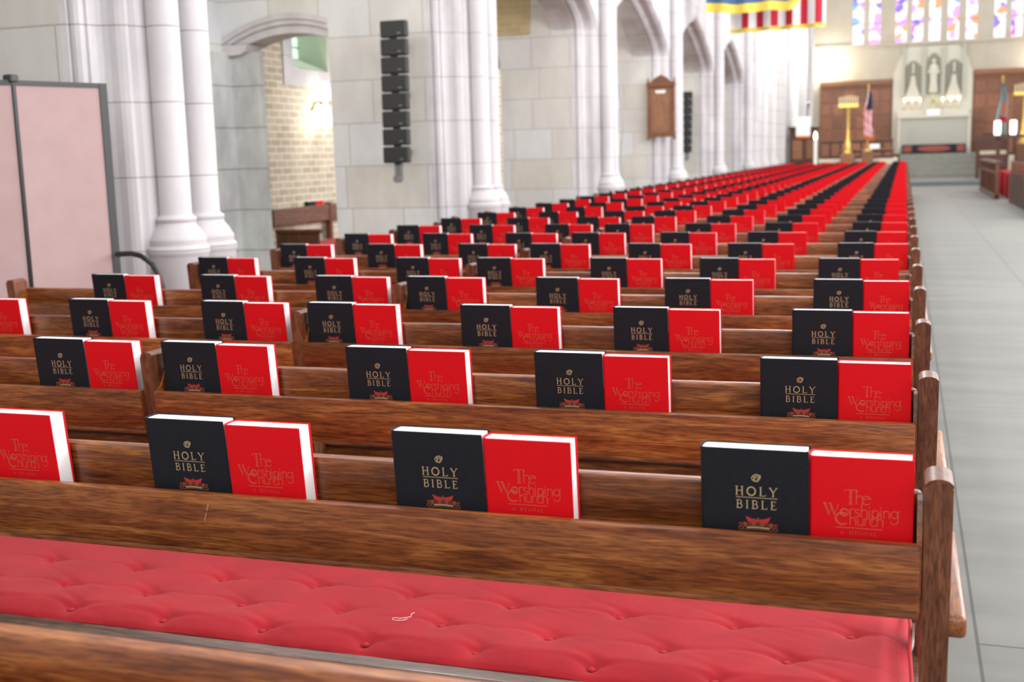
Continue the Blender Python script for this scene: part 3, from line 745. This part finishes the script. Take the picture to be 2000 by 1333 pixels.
# stalls in front of panelling (left)
def stall(x0, x1, y, z0, z1, lab, grp=None):
    s = empty('choir_stall', ((x0+x1)/2, y, z0)); tag(s, lab, 'choir stall', grp)
    rel(part('front', lambda b: box(b, x0, x1, y, y+.05, z0, z1-.06, .01), wood_dk, s), s)
    rel(part('top_rail', lambda b: box(b, x0-.03, x1+.03, y-.05, y+.2, z1-.06, z1, .015), wood_dk2, s), s)
    n = int((x1-x0)/.35)
    for i in range(n):
        a = x0+(x1-x0)*(i+.12)/n; c = x0+(x1-x0)*(i+.88)/n
        rel(part('panel', lambda b: box(b, a, c, y-.02, y+.005, z0+.1, z1-.14, .008), wood_pan, s), s)
stall(-3.2, -.45, 47.2, .88, 1.62, 'long brown choir stall front left of the altar')
stall(-2.3, -.4, 45.0, .88, 1.25, 'low tan choir rail nearest the nave, left of the altar')
stall(2.75, 4.6, 46.5, .88, 1.75, 'brown choir stall right of the altar')
bm = bmesh.new(); prism(bm, [(46.0, 1.25), (46.2, 1.25), (46.15, 1.42)], -1.75, -1.4, 'x'); o = obj('open_book', bm, m_paper); o.location = (.5, -.95, 0)
tag(o, 'white open book lying on the low tan rail left of altar', 'book')
def candelabra(x, y, z0, lab):
    s = empty('candelabra', (x, y, z0)); tag(s, lab, 'candelabra', 'tall gilt candelabras')
    rel(part('stem', lambda b: lathe(b, [(.17, z0), (.17, z0+.05), (.12, z0+.1), (.13, z0+.35), (.07, z0+.5), (.05, z0+.9), (.05, z0+1.62), (.07, z0+1.68)], x, y, 14), m_brass, s, True), s)
    rel(part('tray', lambda b: box(b, x-.36, x+.36, y-.06, y+.06, z0+1.66, z0+1.80, .02), m_brass, s), s)
    for i in range(7):
        cx = x-.31+i*.103
        rel(part('candle_light', lambda b: lathe(b, [(.022, z0+1.8), (.022, z0+2.05+.02*(3-abs(i-3)))], cx, y, 8), plain('cream_candle', (236, 222, 180), .5), s), s)
candelabra(-2.0, 44.0, 1.10, 'tall gilt seven-branched candelabra left of the altar')
bm = bmesh.new(); box(bm, -2.25, -1.75, 43.75, 44.25, .14, 1.10, .02); o = obj('plinth', bm, wood_dk2); tag(o, 'square tan plinth under the left gilt candelabra', 'plinth')
candelabra(3.95, 44.0, 1.30, 'tall gilt candelabra at the right edge before the panelling')
bm = bmesh.new(); box(bm, 3.7, 4.2, 43.75, 44.25, .14, 1.30, .02); o = obj('plinth', bm, wood_dk2); tag(o, 'square plinth under the right gilt candelabra', 'plinth')
# standing flags
def drape(bm, x, y, z0, z1, w0, w1, cols, seed):
    rnd = random.Random(seed); n = 18; m = 26; g = []
    ph = rnd.uniform(0, 6)
    for j in range(m+1):
        t = j/m; z = z1+(z0-z1)*t; w = w0+(w1-w0)*math.sin(min(1, t*1.35)*PI/2); row = []
        for i in range(n+1):
            u = i/n
            row.append(bm.verts.new((x-w*.5+w*u+.03*math.sin(t*7+ph), y+.05*math.sin(u*19+ph+t*3), z-.12*u*t)))
        g.append(row)
    for j in range(m):
        for i in range(n):
            f = bm.faces.new((g[j][i], g[j][i+1], g[j+1][i+1], g[j+1][i])); f.material_index = cols(i/n, j/m)
def standing_flag(x, y, z0, mats, cols, lab, seed):
    s = empty('standing_flag', (x, y, z0)); tag(s, lab, 'flag', 'standing flags beside the altar')
    rel(part('pole', lambda b: (lathe(b, [(.16, z0), (.14, z0+.05), (.022, z0+.07), (.018, z0+2.25)], x, y, 10), lathe(b, [(.01, z0+2.25), (.04, z0+2.3), (.001, z0+2.42)], x, y, 8)), m_brass, s, True), s)
    bm = bmesh.new(); drape(bm, x+.02, y-.08, z0+.45, z0+2.15, .10, .34, cols, seed); rel(obj('cloth', bm, mats, s, True), s)
standing_flag(-1.30, 44.0, 1.18, [m_fl_red, m_fl_white, m_navy, m_orange], lambda u, v: 2 if v < .38 and u > .2 else (3 if v > .9 else (0 if int(u*7+v*2) % 2 else 1)), 'red, white and blue striped flag on a pole left of the altar', 1)
standing_flag(3.22, 44.0, 1.28, [m_green, m_orange, m_fl_red, m_navy], lambda u, v: 1 if .35 < v < .6 and .4 < u < .8 else (2 if .62 < v < .75 and u > .3 else 0), 'grey-green flag with orange emblem on a pole right of the altar', 2)
bm = bmesh.new(); box(bm, -1.5, -1.1, 43.8, 44.2, .14, 1.18, .02); o = obj('flag_stand', bm, wood_dk2); tag(o, 'brown stand under the striped flag left of the altar', 'stand')
bm = bmesh.new(); box(bm, 3.0, 3.42, 43.8, 44.2, .14, 1.28, .02); o = obj('flag_stand', bm, wood_dk2); tag(o, 'brown stand under the grey-green flag right of the altar', 'stand')
# pulpit with white cloth, microphone, tall candle
YPU = 37.0
p = empty('pulpit', (-3.0, YPU+.3, 0)); tag(p, 'dark wooden pulpit at the far end of the left wall', 'pulpit')
rel(part('body', lambda b: box(b, -3.46, -2.62, YPU, YPU+.7, 0, 1.93, .02), wood_dk, p), p)
rel(part('top_rail', lambda b: box(b, -3.52, -2.56, YPU-.06, YPU+.76, 1.93, 2.02, .02), wood_dk, p), p)
for a in (-3.38, -2.96):
    rel(part('panel', lambda b: box(b, a, a+.3, YPU-.025, YPU+.005, 1.0, 1.6, .01), wood_dk2, p), p)
bm = bmesh.new(); box(bm, -3.27, -2.83, YPU-.10, YPU-.07, 1.72, 2.3, .008); box(bm, -3.27, -2.83, YPU-.09, YPU+.35, 2.28, 2.31, .008)
o = obj('pulpit_cloth', bm, m_fl_white); tag(o, 'white cloth with orange hem hanging over the pulpit front', 'cloth')
part('hem', lambda b: box(b, -3.27, -2.83, YPU-.105, YPU-.065, 1.66, 1.73, .005), m_orange, o)
bm = bmesh.new(); tube(bm, [(-2.97, YPU+.2, 2.31), (-2.95, YPU+.18, 2.5), (-2.92, YPU+.1, 2.62)], .012, 8); tube(bm, [(-2.92, YPU+.1, 2.6), (-2.90, YPU+.05, 2.75)], [.02, .045], 10)
o = obj('microphone', bm, m_black); tag(o, 'black microphone rising above the pulpit cloth', 'microphone')
candle(-2.62, 36.2, 0, 1.60, .055, 'tall white lit candle standing before the pulpit')
# ------------------------------------------------------------------ right hand side of the nave
def parclose(y0, y1, x, lab):
    s = empty('panelled_screen', (x, (y0+y1)/2, 0)); tag(s, lab, 'wooden screen', 'panelled screens right of the aisle')
    rel(part('board', lambda b: box(b, x, x+.05, y0, y1, .05, .84), wood_dk, s), s)
    rel(part('top_rail', lambda b: box(b, x-.05, x+.1, y0-.03, y1+.03, .84, .92, .02), wood_dk, s), s)
    rel(part('mid_rail', lambda b: box(b, x-.03, x+.02, y0, y1, .62, .67, .01), wood_z, s), s)
    rel(part('plinth', lambda b: box(b, x-.05, x+.06, y0, y1, 0, .12, .01), wood_dk, s), s)
    n = int((y1-y0)/.55)
    for i in range(n+1):
        yy = y0+(y1-y0)*i/n
        rel(part('stile', lambda b: box(b, x-.035, x+.02, yy-.04, yy+.04, .1, .86, .01), wood_z, s), s)
parclose(29.2, 35.4, 2.13, 'dark panelled wooden screen right of the aisle, farther one')
for i in range(9):
    y = 21.2+i*.79
    s = empty('pew', (2.4, y, 0)); tag(s, 'pew end seen edge-on right of the aisle, %s from the camera' % ordinal(i+1), 'pew', 'pews right of the aisle')
    rel(part('end_post', lambda b: box(b, 2.30, 2.345, y-.05, y+.4, 0, .70, .01), wood_dk, s), s)
    rel(part('back_post', lambda b: box(b, 2.30, 2.345, y-.05, y+.05, .7, .95, .012), wood_z, s), s)
    rel(part('back_rail', lambda b: box(b, 2.34, 5.0, y, y+.04, .68, .90, .006), wood_x, s), s)
    rel(part('seat', lambda b: box(b, 2.34, 5.0, y+.05, y+.5, .42, .46, .006), wood_x, s), s)
    bm = bmesh.new(); box(bm, 2.36, 5.0, y+.08, y+.5, .461, .51, .014); o = obj('seat_cushion', bm, m_cush); tag(o, 'red cushion on the right-hand pew, %s from the camera' % ordinal(i+1), 'cushion', 'cushions right of the aisle')
for i in range(3):
    y = 29.6+i*1.6
    bm = bmesh.new(); box(bm, 2.4, 4.6, y, y+.5, 0, .62, .03); o = obj('red_bench', bm, m_cush); tag(o, 'red covered bench behind the panelled screen, %s from the camera' % ordinal(i+1), 'bench', 'red benches behind the screen')
t = empty('side_table', (3.5, 40.5, .14)); tag(t, 'dark table carrying white candles near the right edge', 'table')
rel(part('tabletop', lambda b: box(b, 2.75, 4.4, 40.2, 40.8, 1.50, 1.60, .01), wood_dk, t), t)
for x in (2.9, 4.25): rel(part('leg', lambda b: box(b, x-.06, x+.06, 40.4, 40.6, .14, 1.5, .01), wood_dk, t), t)
for x, w in ((2.86, 'left'), (3.34, 'right')):
    bm = bmesh.new(); lathe(bm, [(.09, 1.60), (.10, 1.66), (.10, 2.02), (.09, 2.06)], x, 40.5, 16); o = obj('pillar_candle', bm, m_lamp2, None, True)
    tag(o, 'fat white pillar candle, %s one on the dark table' % w, 'candle', 'pillar candles on the dark table')
ch = empty('chair', (2.75, 43.0, .14)); tag(ch, 'brown wooden armchair with pale seat right of the altar steps', 'chair')
rel(part('seat', lambda b: box(b, 2.45, 3.35, 42.7, 43.3, .95, 1.08, .02), plain('pale_upholstery', (200, 190, 166), .9), ch), ch)
rel(part('backrest', lambda b: box(b, 2.40, 3.4, 43.3, 43.4, 1.0, 1.62, .02), wood_dk, ch), ch)
for x in (2.42, 3.36):
    for yy in (42.72, 43.35): rel(part('leg', lambda b: box(b, x-.04, x+.04, yy-.04, yy+.04, .14, 1.5, .01), wood_dk, ch), ch)
rel(part('frame', lambda b: box(b, 2.42, 3.36, 42.7, 43.35, .5, .95, .01), wood_dk, ch), ch)
# ------------------------------------------------------------------ wall things
def speaker_array(x0, x1, y, lab):
    s = empty('speaker_array', ((x0+x1)/2, y, 1.33)); tag(s, lab, 'loudspeaker', 'black loudspeaker columns on the piers')
    H = 1.205; n = 8; h = H/n; w = x1-x0
    for i in range(n):
        z = 1.33+i*h; t = i/(n-1)
        off = .016*(t-.5)*2
        def f(b): box(b, x0+off*.6, x1+off*.6, y-.02, y+.06, z+.005, z+h-.007, .012, seg=2)
        c = rel(part('cabinet', f, m_spk, s), s)
        g = rel(part('badge', lambda b: box(b, x1-.075+off*.6, x1-.045+off*.6, y-.0235, y-.019, z+.035, z+.041), m_spk_logo, c), s); g.location = (0, 0, 0)
        rel(part('link', lambda b: box(b, (x0+x1)/2-.03, (x0+x1)/2+.02, y+.0, y+.05, z-.010, z+.008), m_spk, s), s)
    for a, c in ((-.035, -.005), (.005, .035)): rel(part('bracket_strap', lambda b: box(b, (x0+x1)/2+a, (x0+x1)/2+c, y+.01, y+.04, 1.20, 1.34), m_steel, s), s)
    rel(part('bracket_pivot', lambda b: tube(b, [((x0+x1)/2-.01, y-.01, 1.20), ((x0+x1)/2-.01, y+.06, 1.20)], .035, 12), m_steel, s, True), s)
    for zz in (1.4, 1.9, 2.3): rel(part('wall_arm', lambda b: box(b, (x0+x1)/2-.02, (x0+x1)/2+.02, y+.05, y+.30, zz, zz+.05), m_steel, s), s)
speaker_array(-4.265, -4.03, 7.72, 'black column of eight stacked loudspeakers on the nearer stone pier')
speaker_array(-4.25, -4.05, YP(5)-.62, 'black column loudspeaker on a pier beyond the notice board')
# notice board on the fourth pier
YB = YP(4)-.47
nb = empty('notice_board', (-3.75, YB, 1.6)); tag(nb, 'carved brown wooden notice board hanging on a pier', 'notice board')
x0, x1 = -3.985, -3.535
rel(part('back_panel', lambda b: box(b, x0+.04, x1-.04, YB, YB+.03, 1.62, 2.42), wood('board_oak', 'z', (128, 88, 62), (150, 106, 78), (162, 118, 88), .5, .1), nb), nb)
wf = wood('board_frame_oak', 'z', (104, 66, 40), (130, 84, 54), (146, 98, 66), .5, .1)
rel(part('frame', lambda b: (box(b, x0, x0+.05, YB-.03, YB+.04, 1.60, 2.45, .006), box(b, x1-.05, x1, YB-.03, YB+.04, 1.60, 2.45, .006), box(b, x0, x1, YB-.035, YB+.04, 1.60, 1.68, .006), box(b, x0-.01, x1+.01, YB-.045, YB+.04, 2.40, 2.46, .006)), wf, nb), nb)
def crest(b):
    pts = [(x0+.03, 2.45)]
    for i in range(21):
        u = i/20; pts.append((x0+.03+(x1-x0-.06)*u, 2.47+.115*max(0, math.sin(u*PI))**1.6+.006*math.cos(u*25)))
    pts.append((x1-.03, 2.45)); prism(b, pts, YB-.02, YB+.02, 'y')
rel(part('crest', crest, wf, nb), nb)
for x in (x0+.01, x1-.01):
    rel(part('finial', lambda b: lathe(b, [(.018, 2.46), (.02, 2.48), (.01, 2.50), (.016, 2.52), (.001, 2.56)], x, YB, 8), wf, nb), nb)
    rel(part('foot', lambda b: box(b, x-.02, x+.02, YB-.03, YB+.03, 1.56, 1.605, .01), wf, nb), nb)
bm = bmesh.new(); prism(bm, [(-3.84, 2.30), (-3.86, 2.345), (-3.70, 2.35), (-3.68, 2.33), (-3.70, 2.295)], YB-.012, YB-.002, 'y')
o = obj('paper_notice', bm, m_paper); tag(o, 'small white paper pinned at the top of the notice board', 'paper')
# cable on the third pier
bm = bmesh.new(); pts = [(-3.60, 13.62, 2.75), (-3.58, 13.64, 2.3), (-3.53, 13.64, 2.0), (-3.51, 13.64, 1.7), (-3.56, 13.66, 1.3), (-3.53, 13.66, 1.05), (-3.44, 13.66, .86)]
tube(bm, pts, .006, 6); o = obj('cable', bm, m_steel); tag(o, 'thin grey cable running down the third pier', 'cable')
# wall sconce in the side passage
sc_y = 9.95
s = empty('wall_sconce', (-6.03, sc_y, 2.0)); tag(s, 'lit wall sconce on the brick wall of the side passage', 'wall lamp')
rel(part('bracket', lambda b: (tube(b, [(-6.04, sc_y-.14, 1.90), (-6.0, sc_y-.14, 1.98), (-5.97, sc_y-.08, 2.0), (-5.95, sc_y+.12, 1.99)], .012, 8), lathe(b, [(.02, 1.96), (.06, 1.98), (.02, 2.0)], -5.95, sc_y, 10)), m_pframe, s, True), s)
rel(part('lamp_glass', lambda b: lathe(b, [(.03, 2.0), (.055, 2.03), (.06, 2.10), (.05, 2.18), (.02, 2.2)], -5.95, sc_y, 14), m_lampglass, s, True), s)
rel(part('lamp_glass', lambda b: lathe(b, [(.02, 1.72), (.055, 1.74), (.06, 1.83), (.05, 1.93), (.02, 1.96)], -5.95, sc_y, 14), m_lampglass, s, True), s)
# bench in the side passage
b0 = empty('side_pew', (-5.9, 9.9, 0)); tag(b0, 'brown wooden pew along the brick wall of the side passage', 'pew')
BYa, BYb = 8.75, 12.4
rel(part('back_rail', lambda b: box(b, -6.0, -5.96, BYa, BYb, .73, .90, .006), wood_y2, b0), b0) if False else None
wood_y2 = wood('old_pew_oak', 'y', (104, 62, 44), (132, 84, 64), (150, 100, 78), .45, .1)
rel(part('back_rail', lambda b: box(b, -6.0, -5.96, BYa, BYb, .73, .90, .006), wood_y2, b0), b0)
for yy in (9.98, 12.2):
    rel(part('post', lambda b: box(b, -6.02, -5.95, yy-.03, yy+.03, 0, .92, .006), wood_z, b0), b0)
rel(part('seat', lambda b: box(b, -5.96, -5.5, BYa, BYb, .43, .47, .006), wood_y2, b0), b0)
for yy in (BYa+.06, BYb-.1): rel(part('end_panel', lambda b: (box(b, -5.98, -5.5, yy-.02, yy+.02, 0, .66, .006), box(b, -5.98, -5.47, yy-.035, yy+.035, .66, .70, .008)), wood_z, b0), b0)
bm = bmesh.new(); box(bm, -5.94, -5.51, BYa+.12, BYb-.18, .471, .53, .015); o = obj('seat_cushion', bm, m_cush); tag(o, 'red cushion on the pew in the side passage', 'cushion')
def small_book(y, m, lab, cat, nm):
    bm = bmesh.new(); box(bm, -6.045, -6.005, y, y+.17, .72, .945, .002, 0)
    box(bm, -6.041, -6.009, y+.004, y+.172, .73, .948, 0, 1)
    o = obj(nm, bm, [m, m_page]); tag(o, lab, cat)
small_book(9.56, m_bible, 'black Bible behind the side passage pew rail', 'Bible', 'bible')
small_book(9.74, m_hymn, 'red hymnal behind the side passage pew rail', 'hymnal', 'hymnal')
# folding partition
pt = empty('folding_partition', (-3.75, 2.8, 0)); tag(pt, 'dusty pink folding fabric partition with dark frame at the left', 'partition')
def panel(ax, ay, bx, by, z1, edge_a, edge_b):
    d = Vector((bx-ax, by-ay, 0)); L = d.length; d.normalize(); nrm = Vector((-d.y, d.x, 0))
    def quadbox(b, u0, u1, t0, t1, z0, z2):
        vs = []
        for z in (z0, z2):
            for u, t in ((u0, t0), (u1, t0), (u1, t1), (u0, t1)):
                vs.append(b.verts.new(Vector((ax, ay, z))+d*u+nrm*t))
        for f in ((0, 1, 2, 3), (7, 6, 5, 4), (0, 4, 5, 1), (1, 5, 6, 2), (2, 6, 7, 3), (3, 7, 4, 0)): b.faces.new([vs[i] for i in f])
        bmesh.ops.recalc_face_normals(b, faces=b.faces[:])
    rel(part('fabric_panel', lambda b: quadbox(b, .0, L, -.018, .018, .12, z1-.02), m_pink, pt), pt)
    rel(part('top_rail', lambda b: quadbox(b, 0, L, -.022, .022, z1-.022, z1), m_pframe, pt), pt)
    rel(part('bottom_rail', lambda b: quadbox(b, 0, L, -.022, .022, .08, .12), m_pframe, pt), pt)
    if edge_a: rel(part('edge_strip', lambda b: quadbox(b, -.028, .012, -.024, .024, .05, z1), m_pframe, pt), pt)
PA, PB, PC = (-3.645, 3.085), (-3.79, 2.66), (-4.02, 2.28)
panel(PA[0], PA[1], PB[0], PB[1], 1.765, True, False)
panel(PB[0], PB[1], PC[0], PC[1], 1.765, False, False)
rel(part('hinge_strip', lambda b: box(b, PB[0]-.004, PB[0]+.022, PB[1]-.012, PB[1]+.012, .05, 1.765), m_black, pt), pt)
rel(part('hinge_cap', lambda b: box(b, PB[0]-.02, PB[0]+.03, PB[1]-.025, PB[1]+.025, 1.755, 1.79, .008), m_pframe, pt), pt)
foot = [(-3.60, 3.06, .955), (-3.50, 3.04, .96), (-3.44, 3.03, .95), (-3.38, 3.03, .91), (-3.345, 3.03, .85), (-3.325, 3.03, .76), (-3.32, 3.03, .4), (-3.32, 3.03, .02)]
bm = bmesh.new(); tube(bm, foot, .013, 10); rel(obj('support_tube', bm, m_black, pt, True), pt)
# hanging flags high over the nave
def hang_flag(x0, x1, y, zb, zt, colf, mats, lab, curve, fw=.07):
    s = empty('hanging_flag', ((x0+x1)/2, y, zt)); tag(s, lab, 'flag', 'flags hanging over the nave')
    bm = bmesh.new(); n = 65; m = 14; g = []
    for j in range(m+1):
        row = []
        for i in range(n+1):
            u = i/n; z0 = zb+curve(u); z = zt+(z0-zt)*j/m
            row.append(bm.verts.new((x0+(x1-x0)*u, y+.05*math.sin(u*26)*(.4+.6*j/m), z)))
        g.append(row)
    for j in range(m):
        for i in range(n):
            f = bm.faces.new((g[j][i], g[j][i+1], g[j+1][i+1], g[j+1][i])); f.material_index = colf(i/n, j/m)
    rel(obj('cloth', bm, mats, s, True), s)
    bm = bmesh.new(); fr = []
    for i in range(n+1):
        u = i/n; z0 = zb+curve(u); fr.append((x0+(x1-x0)*u, z0))
    ribbon(bm, [(a, b-.03) for a, b in fr], fw)
    for v in bm.verts: v.co.y = y-.012+.05*math.sin((v.co.x-x0)/(x1-x0)*26)
    rel(obj('fringe', bm, m_fringe, s), s)
    rel(part('pole', lambda b: tube(b, [(x0-.1, y, zt), (x1+.08, y, zt)], .025, 8), m_brass, s), s)
hang_flag(-3.0, -1.36, 20.0, 3.47, 5.2, lambda u, v: 0 if int(u*13+.5) % 2 == 0 and u > .04 else 1, [m_fl_red, m_fl_white], 'hanging flag of red and white upright stripes, gold fringed', lambda u: .03*u)
hang_flag(-3.3, -1.70, 19.2, 3.80, 5.2, lambda u, v: 0, [m_fl_blue], 'blue hanging flag with broad gold fringe before the striped one', lambda u: .0-.05*u+.02*math.cos(u*9)+(0 if u < .88 else (u-.88)*2.2), .15)
# ------------------------------------------------------------------ lights
def light(kind, loc, energy, color=(1, .95, .88), size=.3, rot=None, shape=None, sy=None):
    l = bpy.data.lights.new('lamp', kind); l.energy = energy; l.color = color
    if kind == 'AREA':
        l.size = size
        if sy: l.shape = 'RECTANGLE'; l.size_y = sy
    else: l.shadow_soft_size = size
    o = bpy.data.objects.new('lamp', l); o.location = loc
    if rot: o.rotation_euler = rot
    COL.objects.link(o); return o
for k in range(0, 8):
    y = -1.5+k*5.0
    light('POINT', (-2.2, y, 6.2), 100, (1, .97, .95), .22)
    light('POINT', (4.2, y+1.0, 6.2), 115, (1, .97, .95), .22)
light('AREA', (8.5, 12, 5.5), 2200, (.98, .985, 1), 5, (0, math.radians(72), 0), sy=30)
light('AREA', (.8, -7.5, 6.0), 170, (1, .985, .97), 7, (math.radians(68), 0, 0), sy=4)   # unseen fill added behind the camera to lift surfaces facing it   # line above: clerestory windows on the right
light('POINT', (-5.88, sc_y, 1.84), 12, (1, .93, .82), .05)
light('POINT', (-5.2, 5.6, 3.4), 55, (1, .98, .96), .3)  # this and next three: unseen fills added to brighten the side passage
light('POINT', (-4.9, 10.8, 3.6), 16, (1, .96, .9), .3)
light('POINT', (-5.2, 15.2, 3.4), 45, (1, .98, .96), .3)
light('POINT', (-5.2, 20, 3.4), 45, (1, .98, .96), .3)
light('POINT', (-3.1, 49.6, 4.7), 100, (1, .92, .78), .2)
light('POINT', (-2.9, 38.5, 4.6), 420, (1, .95, .88), .3)
light('POINT', (5.2, 49.6, 4.6), 60, (1, .92, .78), .2)
light('POINT', (-2.7, 31.5, 4.6), 150, (1, .97, .93), .25)  # unseen fill added to whiten the far end of the nave wall
light('POINT', (-2.6, 44.0, 4.8), 110, (1, .97, .92), .25)  # another added fill, out of view, lifting the chancel side wall
light('POINT', (1.0, 42.0, 7.0), 60, (1, .95, .86), .5)
w = bpy.data.worlds.new('World'); sc.world = w; w.use_nodes = True
w.node_tree.nodes['Background'].inputs[0].default_value = (.985, .985, 1, 1)
w.node_tree.nodes['Background'].inputs[1].default_value = .95
# ------------------------------------------------------------------ camera
YAW, PIT, ROL = .3213, .1563, .0268
cy, sy = math.cos(YAW), math.sin(YAW)
f = Vector((-sy*math.cos(PIT), cy*math.cos(PIT), -math.sin(PIT))); rt = Vector((cy, sy, 0)); dn = f.cross(rt)
c, s_ = math.cos(ROL), math.sin(ROL)
R0 = rt*c+dn*s_; D0 = -rt*s_+dn*c
cam = bpy.data.cameras.new('camera'); co = bpy.data.objects.new('camera', cam); COL.objects.link(co)
M = Matrix((( R0.x, -D0.x, -f.x, 0), (R0.y, -D0.y, -f.y, -1.7526), (R0.z, -D0.z, -f.z, 1.3783), (0, 0, 0, 1)))
co.matrix_world = M
cam.sensor_width = 36; cam.lens = 2307.7/2000*36; cam.clip_start = .05; cam.clip_end = 200
cam.dof.use_dof = True; cam.dof.focus_distance = 2.45; cam.dof.aperture_fstop = 4.8; cam.dof.aperture_blades = 0
sc.camera = co
sc.view_settings.view_transform = 'Standard'; sc.view_settings.look = 'None'; sc.view_settings.gamma = 1; sc.view_settings.exposure = .33
try: sc.view_settings.use_curve_mapping = False
except Exception: pass
try:
    sc.cycles.use_denoising = True; sc.cycles.max_bounces = 5; sc.cycles.diffuse_bounces = 3; sc.cycles.caustics_reflective = False; sc.cycles.caustics_refractive = False; sc.cycles.sample_clamp_indirect = 8
except Exception: pass
